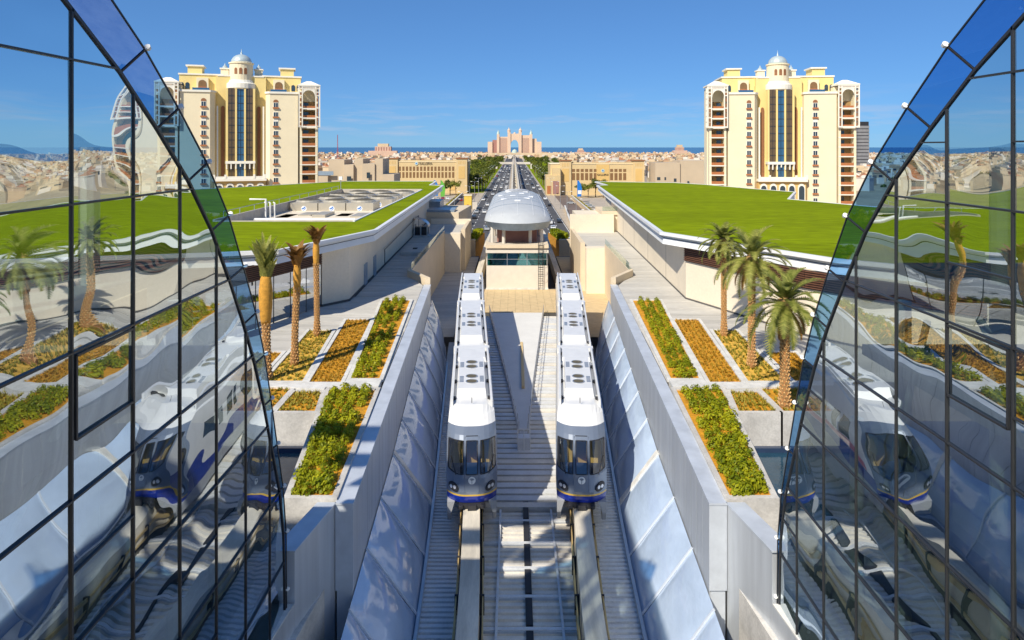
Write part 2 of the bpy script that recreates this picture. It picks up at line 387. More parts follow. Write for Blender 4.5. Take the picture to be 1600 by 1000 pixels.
# terrace in front of the station, boards running away from the camera
te = link('terrace', MB().box(-6.6, 89, 6.5, 8.1, 104, 8.45).mesh('terrace', 'joint'), kind='structure')
for r_ in range(4):
    for c in range(11):
        x0 = -4.9+c*1.02; y0 = 89.0+r_*3.6
        MB().box(x0, y0, 8.40, x0+1.0, y0+3.56, 8.50).build('paving_slab', 'terrace', te)
for s in (-1, 1):
    MB().hexa([(AX+s*5.6, 89, 8.5), (AX+s*5.9, 89, 8.5), (AX+s*5.9, 104, 8.5), (AX+s*5.6, 104, 8.5)], [(AX+s*5.6, 89, 9.3), (AX+s*5.9, 89, 9.3), (AX+s*5.9, 104, 9.3), (AX+s*5.6, 104, 9.3)]).build('terrace_kerb', 'terrace', te)
for s, nm in ((-1, 'side_court_left'), (1, 'side_court_right')):
    b = link(nm, MB().box(min(AX+s*7.6, AX+s*14), 78, 6.5, max(AX+s*7.6, AX+s*14), 136, 8.30).mesh(nm, 'joint'), kind='structure')
    for k in range(32):
        y0 = 78+k*1.78
        MB().box(min(AX+s*7.62, AX+s*13.9), y0, 8.25, max(AX+s*7.62, AX+s*13.9), y0+1.75, 8.34).build('paving_slab', 'terrace' if s > 0 else 'deck', b)

# ---------------------------------------------------------------- parapets, film canopies, walls each side
SIDE = {-1: 'left', 1: 'right'}; TOWARD = {-1: 'beside the shaded train', 1: 'beside the sunlit train'}
def X(s, u): return AX+s*u
def sp(s, pts): return [(X(s, u), y) for u, y in pts]
def sprism(mb, s, pts, z0, z1):
    p = sp(s, pts); return mb.prism(p if s > 0 else p[::-1], z0, z1)
def canopy_pt(s, y, t):
    u0 = half(y)+2.5; z0 = FLOOR+.2; u1 = hw(y)-.06; z1 = 11.0+max(0, y-42)*.055
    if y > 70: k = ((y-70)/7)**2; u0 = lerp(u0, u1, k*.75); z0 = lerp(z0, z1, k*.75)
    return u0+(u1-u0)*t, z0+(z1-z0)*t
for s in (-1, 1):
    w = thing('parapet_wall', 'grey metal clad parapet wall with flat cap, %s train' % ('left of the shaded' if s < 0 else 'right of the sunlit'), 'wall')
    ys = [29, 40, 52, 64, 75]
    poly = [(hw(y)+.05, y) for y in ys]+[(hw(y)+.65, y) for y in reversed(ys)]
    sprism(MB(), s, poly, 5, DECK-.06).build('wall_core', 'cap', w)
    sprism(MB(), s, [(hw(y)-.06, y) for y in [28.9]+ys[1:]]+[(hw(y)+.72, y) for y in reversed([28.9]+ys[1:])], DECK-.06, DECK+.02).build('cap', 'cap', w)
    y = 29.0
    while y < 74:
        b = min(y+1.28, 75); zb = canopy_pt(s, y, 1)[1]-.25
        sprism(MB(), s, [(hw(y)-.02, y+.012), (hw(b)-.02, b-.012), (hw(b)+.05, b-.012), (hw(y)+.05, y+.012)], zb, DECK-.065).build('cladding_panel', 'cladding', w); y += 1.28
    sprism(MB(), s, [(7.55, 28.93), (7.55, 28.99), (8.3, 28.99), (8.3, 28.93)], 11.2, DECK-.065).build('end_panel', 'cap', w)
    # near walls stepping outwards
    w2 = thing('outer_wall', 'stepped grey wall end at the near %s of the trough' % SIDE[s], 'wall')
    sprism(MB(), s, [(8.32, 29.0), (8.95, 25.6), (9.75, 25.6), (9.05, 29.0)], 4, DECK-.05).build('wall_core', 'cladding', w2)
    sprism(MB(), s, [(8.28, 29.0), (8.9, 25.5), (9.8, 25.5), (9.08, 29.0)], DECK-.05, DECK+.02).build('cap', 'cap', w2)
    sprism(MB(), s, [(9.78, 25.7), (9.82, 25.3), (10.35, 25.3), (10.3, 27.2), (9.8, 27.2)], 12, DECK-.25).build('end_block', 'cap', w2)
    sprism(MB(), s, [(8.95, 25.58), (9.9, 16), (11.6, 16), (10.4, 25.58)], 4, 12.9).build('low_wall', 'cladding', w2)
    for k in range(5):
        a, b = 16+k*1.9, 16+k*1.9+1.88; g = lambda y: 8.95+(25.58-y)*.0992
        sprism(MB(), s, [(g(b)-.03, b), (g(a)-.03, a), (g(a)+.78, a), (g(b)+.72, b)], 12.9, 12.96).build('coping', 'kerb', w2)
        sprism(MB(), s, [(g(b)+.74, b), (g(a)+.80, a), (g(a)+1.6, a), (g(b)+1.42, b)], 12.9, 12.955).build('coping', 'kerb', w2)
    # film canopy
    c = thing('film_canopy', 'sloping clear film canopy with seams, %s train' % ('in shade left of the' if s < 0 else 'in sun right of the'), 'canopy')
    seams = [20, 24, 28, 32.3, 37, 42.4, 47, 51.6, 56.2, 60.8, 65.4, 70, 76.6]; bulge = .36 if s < 0 else .16
    for a, b in zip(seams, seams[1:]):
        rings = []
        for i in range(13):
            t = i/12; y = lerp(a+.05, b-.05, t); row = []
            for j in range(11):
                q = j/10; u, z = canopy_pt(s, y, q); k = bulge*(math.sin(math.pi*t)**.6)*(math.sin(math.pi*q)**.6)
                du, dz = canopy_pt(s, y, 1); u0_, z0_ = canopy_pt(s, y, 0); n = Vector((-(dz-z0_), 0, du-u0_)).normalized()
                row.append((X(s, u+n.x*k), y, z+n.z*k))
            rings.append(row)
        MB().loft(rings if s < 0 else [list(reversed(r)) for r in rings], False).build('film_panel', 'film', c, True)
    for a in seams[1:-1]:
        p = [canopy_pt(s, a, t) for t in (0, .5, 1)]; wd = .42 if a == 42.4 else .09
        MB().bar((X(s, p[0][0]-.05), a, p[0][1]+.03), (X(s, p[2][0]), a, p[2][1]+.06), wd, .14 if a == 42.4 else .08, (0, 0, 1)).build('seam_bar', 'kerb' if a == 42.4 else 'film_seam', c)
    g = MB()
    for a in range(16, 70, 3): g.bar((X(s, canopy_pt(s, a, 0)[0]-.1), a, FLOOR+.25), (X(s, canopy_pt(s, a+3, 0)[0]-.1), a+3, FLOOR+.25), .16, .3)
    g.build('gutter', 'steel', c)
    # beige walls of the court beside the station
    v = thing('court_wall', 'beige rendered court wall on the %s side of the station' % SIDE[s], 'wall')
    YR, YE = (118, 134) if s < 0 else (101, 121)
    sprism(MB(), s, [(9.95, 75.2), (12.7, 80), (12.7, YR), (13.2, YR), (13.2, 79.8), (10.5, 75.2)], 6, DECK+.75).build('wall', 'beige', v)
    sprism(MB(), s, [(10.0, YR+.02), (10.0, YR+2), (13.2, YR+2), (13.2, YR+.02)], 6, DECK+.15).build('return_wall', 'whitewall', v)
    sprism(MB(), s, [(9.3, YR+2.02), (9.3, YE), (9.8, YE), (10.0, YR+2.02)], 6, DECK+.7).build('far_wall', 'beige', v)
    sprism(MB(), s, [(9.2, YE+.02), (9.2, YE+.6), (17, YE+.6), (17, YE+.02)], 6, DECK+3.2 if s > 0 else DECK+1.0).build('end_wall', 'whitewall', v)
    sprism(MB(), s, [(12.74, YR-.1), (12.74, 80), (12.78, 80), (12.78, YR-.1)], DECK+.76, DECK+1.55).build('glass_balustrade', 'rail_glass', v)
    # podium body and deck of separate slabs
    out = lambda y: 16.4+(y-68)*.0247 if y >= 68 else min(34, 16.4+(68-y)*1.25)
    inn = lambda y: hw(y)+.74 if y <= 75 else (lerp(10.52, 13.22, min(1, (y-75.2)/4.6)) if y < YR+2 else 10.25)
    struct('podium_%s' % SIDE[s], sprism(MB(), s, [(hw(44)+.74, 44), (hw(75)+.74, 75), (13.3, 80), (13.3, YR+2), (10.3, YR+2.1), (10.3, YE), (40, YE), (40, 44)], 5.5, DECK-.06), 'joint')
    dk = link('deck_%s' % SIDE[s], sprism(MB(), s, [(hw(44)+.8, 44.1), (hw(56)+.8, 56), (34, 56), (34, 44.1)], DECK-.055, DECK-.02).mesh('deck', 'deck'), kind='structure')
    y = 56.05
    while y < YE-1:
        b = y+2.62
        sprism(MB(), s, [(inn(y)+.02, y), (out(y)+.3, y), (out(b)+.3, b-.13), (inn(b)+.02, b-.13)], DECK-.058, DECK).build('deck_slab', 'deck', dk); y += 2.62
    struct('lower_court_%s' % SIDE[s], sprism(MB(), s, [(9.9, 12), (40, 12), (40, 43.9), (8.4, 43.9), (8.4, 29.2)], 4, 11.9), 'concrete')

# ---------------------------------------------------------------- planters and pool
def planter(s, name, q, soil, label, z=DECK, base=None, kw=.26, kh=.12):
    """q: four corners in (u, depth): near-inner, near-outer, far-outer, far-inner"""
    t = thing(name, label, 'planter')
    sprism(MB(), s, q, (base if base is not None else z-.1), z+.03).build('soil', soil, t)
    P = [Vector((X(s, u), y, 0)) for u, y in q]; c = sum(P, Vector())/4
    for i in range(4):
        a, b = P[i], P[(i+1) % 4]; d = (b-a).normalized(); n = Vector((d.y, -d.x, 0))
        if n.dot(a-c) < 0: n = -n
        e = d*kw if i % 2 == 0 else d*0
        a2, b2 = a-e, b+e; pts = [a2, b2, b2+n*kw, a2+n*kw]; zb = base if base is not None else z-.1; zt = z+kh
        if (pts[1]-pts[0]).cross(pts[2]-pts[0]).z < 0: pts.reverse()
        MB().hexa([(p.x, p.y, zb) for p in pts], [(p.x, p.y, zt+.003*i) for p in pts]).build('kerb', 'kerb' if base is None else 'concrete', t)
    return t
QN = [(8.55, 29.4), (10.35, 29.4), (12.15, 42.3), (9.3, 42.3)]          # near bed
QU = [(9.45, 44.3), (11.3, 44.3), (13.6, 67), (10.9, 67)]              # long bed by the wall
QM = [(11.8, 43.6), (13.8, 43.6), (15.3, 59.5), (13.2, 59.5)]           # middle bed
QP = [(14.3, 43.8), (16.7, 43.8), (17.5, 56), (15.6, 56)]              # bed of the palms
QS = [(12.05, 38.8), (14.2, 38.8), (14.2, 41.9), (12.55, 41.9)]          # small bed over the pool
QE = [(14.6, 38.8), (17.4, 38.8), (17.6, 42.6), (14.6, 42.6)]
QF = [(17.3, 43.8), (19.4, 43.8), (19.8, 50), (17.7, 50)]
for s in (-1, 1):
    sd = SIDE[s]
    planter(s, 'planter', QN, 'soil', 'nearest %s concrete planter with dense green shrubs in rows' % sd, base=11.9)
    planter(s, 'planter', QU, 'soil', 'long %s planter of green shrubs along the parapet wall' % sd)
    planter(s, 'planter', QM, 'soil', 'narrow %s planter with low orange ground cover' % sd)
    planter(s, 'planter', QP, 'soil_light', '%s planter holding the palm trunks and low plants' % sd)
    planter(s, 'planter', QS, 'soil', 'small %s planter on a concrete wall above the pool' % sd, base=11.9)
    planter(s, 'planter', QE, 'soil', 'end %s planter on the concrete wall beside the pool' % sd, base=11.9)
    planter(s, 'planter', QF, 'soil', 'outer %s planter beyond the palms on the deck' % sd)
    struct('landing_%s' % sd, sprism(MB(), s, [(9.2, 42.6), (12.45, 42.6), (12.45, 42.2), (17.9, 42.9), (17.9, 43.5), (11.5, 43.3), (11.5, 44.0), (9.25, 44.0)], 11.9, DECK+.16), 'kerb')
    p = thing('pool', 'dark tiled pool below the %s planters' % sd, 'pool')
    sprism(MB(), s, [(11.4, 31), (24, 31), (24, 38.5), (12.3, 38.5)], 11.95, 12.9).build('water', 'water', p)
    sprism(MB(), s, [(12.32, 38.2), (24, 38.2), (24, 38.5), (12.36, 38.5)], 11.9, 13.15).build('tile_edge', 'tile', p)
    sprism(MB(), s, [(10.7, 29.4), (11.35, 30.9), (24, 30.9), (24, 29.4)], 11.9, 13.1).build('near_rim', 'concrete', p)
# ---------------------------------------------------------------- the two malls with turfed roofs
def slats(parent, a, b, z0, z1, n):
    for i in range(n):
        z = lerp(z0, z1, (i+.5)/n); MB().bar((a[0], a[1], z), (b[0], b[1], z), .12, (z1-z0)/n*.45).build('slat', 'wood', parent)
def mall(s, roof, well=None):
    m = thing('mall_building', ('low mall with grass roof and sunken chiller yard, left' if s < 0 else 'low cream mall with plain grass roof, right'), 'building')
    P = sp(s, roof); P = P if s > 0 else P[::-1]
    n = len(P); c = [sum(p[i] for p in P)/n for i in (0, 1)]
    def inset(d):
        out = []
        for i in range(n):
            a, b, e = Vector(P[i-1]), Vector(P[i]), Vector(P[(i+1) % n])
            d1 = (b-a).normalized(); d2 = (e-b).normalized(); n1 = Vector((-d1.y, d1.x)); n2 = Vector((-d2.y, d2.x))
            k = (n1+n2); k = k/max(.35, k.length_squared/2) if k.length > 1e-4 else n1
            out.append(tuple(b+k*d))
        return out
    I = inset(.42); O2 = inset(.12)
    mb = MB(); N = n
    vs = [(x, y, 20.25) for x, y in O2]+[(x, y, 20.85) for x, y in P]+[(x, y, ROOF+.06) for x, y in P]+[(x, y, ROOF+.06) for x, y in I]+[(x, y, ROOF-.25) for x, y in I]
    fs = [(r*N+i, r*N+(i+1) % N, (r+1)*N+(i+1) % N, (r+1)*N+i) for r in range(4) for i in range(N)]
    fs.append(tuple(reversed(range(N))))
    mb.add(vs, fs).build('fascia', 'fascia', m)
    mb = MB()
    for i in range(N):
        a, b = Vector(P[i]), Vector(P[(i+1) % N])
        mb.bar((a.x, a.y, 20.86), (b.x, b.y, 20.86), .06, .05)
    mb.build('fascia_joint', 'dark', m)
    top = MB()
    if well:
        # turf as a ring of strips about the yard
        (wx0, wy0, wx1, wy1) = well
        me = bpy.data.meshes.new('turf'); import bmesh
        bm = bmesh.new(); vo = [bm.verts.new((x, y, ROOF)) for x, y in I]; vw = [bm.verts.new(p) for p in ((wx0, wy0, ROOF), (wx1, wy0, ROOF), (wx1, wy1, ROOF), (wx0, wy1, ROOF))]
        es = [bm.edges.new((vo[i], vo[(i+1) % N])) for i in range(N)]+[bm.edges.new((vw[i], vw[(i+1) % 4])) for i in range(4)]
        bmesh.ops.triangle_fill(bm, use_beauty=True, use_dissolve=False, edges=es, normal=(0, 0, 1)); bm.to_mesh(me); bm.free()
        me.materials.append(M['turf']); link('turf_roof', me, m)
    else:
        MB().add([(x, y, ROOF) for x, y in I], [tuple(range(N))]).build('turf_roof', 'turf', m)
    return m
RR = [(14.4, 69), (18.2, 153), (20.6, 154.5), (19.9, 170), (38, 165), (43, 157), (48.5, 141), (53, 131), (44.5, 113), (51, 98), (66, 95), (66, 40), (36, 43), (24.2, 52.4)]
RL = [(15.3, 71), (16.9, 153), (20, 155), (20.6, 172), (43, 172), (62, 143), (78, 120), (78, 50), (40, 52), (25, 55.5), (20.6, 57)]
mr = mall(1, RR); ml = mall(-1, RL, (-34.5, 79, -18.6, 137))
# walls
sprism(MB(), 1, [(16.4, 68), (18.2, 141), (40, 141), (40, 45), (30.5, 45), (22.7, 54.6)], DECK-.3, 20.3).build('wall', 'whitewall', mr)
for k, (a, b) in enumerate((((16.4, 68), (22.7, 54.6)), ((22.7, 54.6), (30.5, 45)))):
    d = Vector((b[0]-a[0], b[1]-a[1])).normalized(); nn = Vector((d.y, -d.x)); nn = nn if nn.x < 0 else -nn
    A = (X(1, a[0]+nn.x*.12), a[1]+nn.y*.12); B = (X(1, b[0]+nn.x*.12), b[1]+nn.y*.12)
    lb = link('louvre_band', MB().bar((*A, 19.45), (*B, 19.45), .10, 1.5).mesh('louvre_band', 'louvre_dark'), mr)
    A = (X(1, a[0]+nn.x*.22), a[1]+nn.y*.22); B = (X(1, b[0]+nn.x*.22), b[1]+nn.y*.22); slats(lb, A, B, 18.75, 20.2, 8)
mb = MB()
for yy in (78, 90, 102, 114, 126, 138): mb.box(X(1, 16.4+(yy-68)*.0247)-.015, yy, DECK, X(1, 16.4+(yy-68)*.0247)+.05, yy+.05, 20.2)
mb.build('wall_joint', 'joint', mr)
mb = MB()
for a, b in (((16.4, 68), (18.2, 141)), ((16.4, 68), (22.7, 54.6)), ((22.7, 54.6), (30.5, 45))): mb.bar((X(1, a[0]), a[1], DECK+.07), (X(1, b[0]), b[1], DECK+.07), .14, .15)
mb.build('skirting', 'joint', mr)
sprism(MB(), -1, [(16.9, 67), (18.3, 141), (38, 141), (38, 72), (19.2, 66), (18.9, 64.6)], DECK-.3, 20.3).build('wall', 'whitewall', ml)
mb = MB()
for a, b in (((16.9, 67), (18.3, 141)), ((16.9, 67), (18.9, 64.6))): mb.bar((X(-1, a[0]), a[1], DECK+.1), (X(-1, b[0]), b[1], DECK+.1), .16, .22)
mb.build('skirting', 'joint', ml)
for yy in (74.2, 79.6):
    d_ = MB().box(X(-1, 16.9+(yy-67)*.019), yy, DECK, X(-1, 16.9+(yy-67)*.019)+.08, yy+1.5, DECK+2.35).build('door', 'station_rim', ml)
    MB().box(X(-1, 16.9+(yy-67)*.019)+.08, yy+.12, DECK+1.0, X(-1, 16.9+(yy-67)*.019)+.14, yy+.2, DECK+1.2).build('handle', 'steel', d_)
MB().tube([(X(-1, 17.0), 86, DECK+.3), (X(-1, 17.0), 86, DECK+2.2), (X(-1, 17.75), 122, DECK+2.9), (X(-1, 17.75), 122, DECK+.4)], .05, 5).build('conduit', 'dark', ml)
# left shop front: glass panes between thin posts, slatted band above
A0, B0 = (X(-1, 19.0), 64.6), (X(-1, 24.5), 50.5); npan = 7
for k in range(npan):
    a = [lerp(A0[i], B0[i], k/npan) for i in (0, 1)]; b = [lerp(A0[i], B0[i], (k+1)/npan) for i in (0, 1)]
    MB().bar((*a, 16.95), (*b, 16.95), .05, 3.9).build('shop_pane', 'shop_glass', ml)
    MB().bar((a[0], a[1], DECK), (a[0], a[1], 18.9), .09, .09).build('mullion', 'mullion', ml)
dx, dy = (B0[0]-A0[0]), (B0[1]-A0[1]); ll = math.hypot(dx, dy); nx, ny = -dy/ll, dx/ll
if nx < 0: nx, ny = -nx, -ny
A1, B1 = (A0[0]+nx*.1, A0[1]+ny*.1), (B0[0]+nx*.1, B0[1]+ny*.1)
lb = link('louvre_band', MB().bar((*A0, 19.6), (*B0, 19.6), .1, 1.35).mesh('louvre_band', 'louvre_dark'), ml); slats(lb, A1, B1, 18.95, 20.25, 8)
MB().quad((A0[0]-5, A0[1]+3, DECK), (B0[0]-5, B0[1]+3, DECK), (B0[0]-5, B0[1]+3, 20), (A0[0]-5, A0[1]+3, 20)).build('shop_back', 'interior', ml)
MB().quad((A0[0], A0[1], DECK+.01), (B0[0], B0[1], DECK+.01), (B0[0]-5, B0[1]+3, DECK+.01), (A0[0]-5, A0[1]+3, DECK+.01)).build('shop_floor', 'concrete', ml)
# chiller yard
wx0, wy0, wx1, wy1 = -34.5, 79, -18.6, 137
yd = MB().box(wx0, wy0, 19.2, wx1, wy1, 19.5).build('yard_floor', 'roof_floor', ml)
for nm, b in (('yard_wall', (wx0-.25, wy0-.25, 19.2, wx0, wy1+.25, ROOF+.25)), ('yard_wall', (wx1, wy0-.25, 19.2, wx1+.25, wy1+.25, ROOF+.12)), ('yard_wall', (wx0, wy0-.25, 19.2, wx1, wy0, ROOF+.12)), ('yard_wall', (wx0, wy1, 19.2, wx1, wy1+.25, ROOF+.2))):
    MB().box(*b).build(nm, 'fascia' if b[3] == wx1+.25 else 'yard', ml)
for k in range(12): MB().tube([(wx0+.05, 81+k*4.8, ROOF), (wx0+.05, 81+k*4.8, ROOF+1.0)], .04, 5).build('rail_post', 'steel', ml)
MB().tube([(wx0+.05, 81, ROOF+1.0), (wx0+.05, 134, ROOF+1.0)], .04, 5).build('handrail', 'steel', ml)
def chiller():
    t = thing('chiller', 'chiller', 'chiller', 'rooftop chillers in the sunken yard')
    MB().box(-2.05, 0, .15, 2.05, 5.2, 2.0).build('casing', 'chiller', t)
    MB().box(-1.95, .1, 0, 1.95, 5.1, .15).build('base', 'dark', t)
    for k in range(1):
        f = link('fan_cowl', MB().lathe([(1.95, 2.0), (1.95, 2.08), (1.75, 2.3), (1.68, 2.3)], 20, (0, 2.5, 0)).mesh('fan_cowl', 'chiller'), t)
        MB().lathe([(1.68, 2.31), (1.2, 2.42), (.3, 2.47)], 20, (0, 2.5, 0)).build('fan_guard', 'chiller_fan', f)
        g = MB()
        for j in range(6):
            a = j*math.pi/3; g.bar((.25*math.cos(a), 2.5+.25*math.sin(a), 2.48), (1.66*math.cos(a), 2.5+1.66*math.sin(a), 2.34), .1, .04)
        g.build('fan_blades', 'dark', f)
    lg = link('logo', MB().vprism([(.42*math.cos(i*math.pi/8), 1.15+.42*math.sin(i*math.pi/8)) for i in range(16)], -.02, -.003).mesh('logo', 'paint'), t)
    MB().vprism([(-.32, 1.0), (.05, 1.1), (.30, 1.4), (.1, 1.48), (-.1, 1.25), (-.34, 1.2)], -.03, -.021).build('logo_wave', 'logo_blue', lg)
    MB().vprism([(-.28, .85), (0, .85), (.32, 1.1), (.3, 1.25), (.05, 1.0)], -.031, -.022).build('logo_wave', 'logo_blue', lg)
    return t
ch = chiller(); first = True
for r_, y in enumerate((104, 111, 118, 125)):
    for c in range(3):
        o = ch if first else copy_tree(ch); first = False
        o.location = (-32+c*4.25+.9*(r_ % 2) + r_*.7, y, 19.5)
        o['label'] = '%s chiller of the %s row on the left mall roof' % (('left', 'middle', 'right')[c], ('front', 'second', 'third', 'rear')[r_])
for k in range(5): MB().box(-33+k*2.6, 94+(k % 2)*2, 19.5, -31.2+k*2.6, 99+(k % 2), 20.3+.2*(k % 3)).build('plant_box', 'chiller', ml)
pp = thing('roof_pipework', 'white pipes on stands in the front of the chiller yard', 'pipes')
for z in (20.2, 20.7): MB().tube([(-33.5, 88, z), (-20.5, 88, z)], .16, 8).build('pipe', 'paint', pp)
for x in (-33.8, -33.2, -32.6): MB().tube([(x, 93, 19.5), (x, 93, 22.4), (x-.2, 93, 22.5)], .12, 6).build('riser', 'paint', pp)
MB().tube([(-36, 93, 22.9), (-33.8, 93, 22.9), (-33.8, 93, 19.5)], .14, 6).build('riser', 'paint', pp)
# floodlight pole on the turf
fp = thing('floodlight_pole', 'short roof floodlight pole at the corner of the chiller yard', 'light pole', loc=(-34.9, 137.6, ROOF))
MB().tube([(0, 0, 0), (0, 0, 2.0)], .08, 6).build('pole', 'steel', fp); MB().box(-.35, -.25, 2.0, .35, .15, 2.7).build('lamp_head', 'paint', fp)

# ---------------------------------------------------------------- things on the left deck
du = thing('exhaust_duct', 'curved metal exhaust hood with pipes against the left mall wall', 'duct', loc=(-16.6, 116, DECK))
rg = []
for i in range(9):
    a = math.pi/2*i/8; rg.append([(-.4+2.6*math.sin(a), yy, 1.7+1.4*math.cos(a)) for yy in (-1.3, 1.3)])
MB().loft(rg, False).build('hood', 'steel', du, True)
for x in (-.2, .9, 2.0):
    for y in (-1.1, 1.1): MB().tube([(x, y, 0), (x, y, 1.9)], .12, 8).build('pipe', 'steel', du)
MB().box(-.4, -1.4, 0, 2.4, 1.4, .25).build('plinth', 'concrete', du)
MB().box(-.3, -1, .3, 1.8, 1, 1.5).build('core', 'dark', du)
pl = thing('deck_plinth', 'low grey roof hatch plinth standing on the shaded deck', 'plinth', loc=(-14.2, 99, DECK))
MB().hexa([(-1.5, -4, 0), (1.5, -4, 0), (1.9, 4, 0), (-1.1, 4, 0)], [(-1.5, -4, .5), (1.5, -4, .5), (1.9, 4, .5), (-1.1, 4, .5)]).build('plinth_body', 'deck', pl)
MB().box(-.3, -1.2, .5, .3, -.4, .62).build('hatch', 'dark', pl)
# low service blocks closing both decks
sb = thing('service_block', 'shaded grey service block at the far end of the left deck', 'building')
MB().hexa([(-20, 136, 5), (-11, 136, 5), (-9.5, 160, 5), (-20, 160, 5)], [(-20, 136, 17.0), (-11, 136, 17.0), (-10, 160, 16.4), (-20, 160, 16.4)]).build('wall', 'beige', sb)
MB().box(-19.5, 137, 17.0, -12, 143, 17.4).build('coping', 'station_rim', sb)
MB().box(-19.4, 148, 16.4, -16, 156, 18.2).build('plant_box', 'station_rim', sb)
sb = thing('service_block', 'cream stepped service block at the far end of the right deck', 'building')
MB().box(11.2, 122, 5, 19.2, 131, 17.9).build('wall', 'whitewall', sb)
MB().box(15.6, 121.7, 17.92, 19.2, 131, 18.6).build('upper_wall', 'beige', sb)
MB().box(15.8, 121.8, 18.6, 19.0, 121.85, 19.4).build('glass_balustrade', 'rail_glass', sb)

# ================================================================ mirror glass facades, left and right of the camera
CURVE = [(-26, 34.7), (-24.2, 34.6), (-18.6, 34.3), (-15.7, 33.2), (-12.9, 32.06), (-9.93, 30.7), (-8.19, 29.6), (-6.78, 28.9), (-5.33, 27.75), (-3.19, 26.2), (-.44, 23.5), (1.65, 20.77), (2.38, 19.87), (3.8, 17.6), (6.2, 13.0), (8.6, 8.0)]
def facade(s, xg, k, dy, zs, name_side, vents):
    g = thing('glass_facade', 'tall curved mirror glass facade with black mullions on the %s' % name_side, 'facade', loc=(xg, 0, 0))
    def ymax(z): return k*(smooth_tab(CURVE, (z-30)/k)-(.58 if s > 0 else 0))
    ys = [20.8*k + dy*q for q in range(-5, 6)]
    rnd = random.Random(5+s)
    frame = []
    for j in range(len(zs)-1):
        z0, z1 = zs[j], zs[j+1]
        for i in range(len(ys)):
            y0 = ys[i]; y1 = ys[i+1] if i+1 < len(ys) else 60
            if ymax(z0) <= y0+.05: continue
            pts = [(y0, z0)]; n = 14; zlast = z1
            for q in range(n+1):
                z = lerp(z0, z1, q/n); ym = ymax(z)
                if ym <= y0: break
                pts.append((min(y1, ym), z)); zlast = z
            if zlast < z1-1e-6:
                lo, hi = zlast, z1
                for _ in range(24):
                    md = (lo+hi)/2
                    if ymax(md) > y0: lo = md
                    else: hi = md
                zlast = lo
            pts.append((y0, zlast))
            cl = [pts[0]]
            for p in pts[1:]:
                if math.dist(p, cl[-1]) > .02: cl.append(p)
            if len(cl) < 3: continue
            # drop collinear points
            cy = sum(p[0] for p in cl)/len(cl); cz = sum(p[1] for p in cl)/len(cl)
            ty, tz = rnd.uniform(-.004, .004), rnd.uniform(-.004, .004); th = .03
            f = lambda y, z: s*.0+(y-cy)*ty+(z-cz)*tz
            ring = [(f(y, z), y, z) for y, z in cl]; m_ = len(ring)
            back = [(x+s*th, y, z) for x, y, z in ring]
            mb = MB().add(ring+back, [tuple(range(m_)) if s > 0 else tuple(reversed(range(m_)))])
            mb.mi(1); mb.f.append(tuple(reversed(range(m_, 2*m_))) if s > 0 else tuple(range(m_, 2*m_))); mb.m.append(1)
            pane = mb.build('pane', ['facade_glass', 'clear'], g)
            # frame bars of this pane: left post and bottom rail
            h = zlast
            if h-z0 > .1: MB().bar((-s*.01, y0, z0), (-s*.01, y0, h), .045, .06, (1, 0, 0)).build('mullion', 'mullion', g)
            ye = min(y1, ymax(z0))
            if ye-y0 > .1: MB().bar((-s*.015, y0, z0), (-s*.015, ye, z0), .07, .042, (0, 0, 1)).build('transom', 'mullion', g)
            if (i, j) in vents:
                fr = MB(); a, b = y0+.10, min(y1, ymax(z1))-.06; c_, d_ = lerp(z0, z1, .40), z1-.08
                for p, q in (((a, c_), (b, c_)), ((b, c_), (b, d_)), ((b, d_), (a, d_)), ((a, d_), (a, c_))): fr.bar((-s*.035, *p), (-s*.035, *q), .05, .05, (1, 0, 0))
                fr.build('vent_frame', 'mullion', g)
            elif rnd.random() < .16:
                zz = lerp(z0, z1, .5); ye = min(y1, ymax(zz))
                if ye-y0 > .3: MB().bar((-s*.015, y0, zz), (-s*.015, ye, zz), .06, .035).build('transom', 'mullion', g)
    # dark edge rib along the curve and the canted outer strip
    cz = [30+k*(z-30) for z in [3, 7.5, 10.5, 13, 15.5, 18, 20.3, 22.4, 24.6, 26.8, 28.8, 30.6, 32.2, 33.8, 34.6]]
    ea = [Vector((0, ymax(z), z)) for z in cz]; eb = []
    for i, p in enumerate(ea):
        d = (ea[min(i+1, len(ea)-1)]-ea[max(i-1, 0)]).normalized(); nrm = Vector((0, d.z, -d.y))
        if nrm.z < 0 or nrm.y < 0: nrm = -nrm if nrm.y < 0 else nrm
        wd = .74*k*interp([(5, .12), (12, .25), (18, .55), (22, .85), (26, 1.05), (36, 1.35)], 30+(p.z-30)/k); eb.append(p+nrm*wd+Vector((-s*wd*.5, 0, 0)))
    for i in range(len(ea)-1):
        MB().bar(ea[i], ea[i+1], .07, .08, (1, 0, 0)).build('edge_rib', 'mullion', g)
        MB().bar(eb[i], eb[i+1], .035, .035, (1, 0, 0)).build('rim', 'mullion', g)
        q = [ea[i], ea[i+1], eb[i+1], eb[i]]; q = q if s < 0 else q[::-1]
        MB().quad(*q).build('strip_pane', 'strip_glass', g)
        MB().bar(ea[i], eb[i], .045, .045, (1, 0, 0)).build('strip_joint', 'mullion', g)
        f = link('floodlight', MB().lathe([(.02, -.06), (.06, -.04), (.075, .05), (.03, .06)], 8, (0, 0, 0)).mesh('floodlight', 'paint'), g)
        f.location = eb[i]+Vector((-s*.05, .03, .04)); f.rotation_euler = (R(60), 0, 0)
    # inside: floors, columns, braces and a back wall
    bw = s*6.0
    zb = [8, 11, 14, 17, 20, 23, 26, 28.5, 31]
    prof = [(ymax(z+1.0)-1.2, z) for z in zb]
    MB().add([(bw, 4, 7)]+[(bw, y, z) for y, z in prof]+[(bw, 4, 31.5)], [tuple(range(len(prof)+2))]).build('back_wall', 'interior', g)
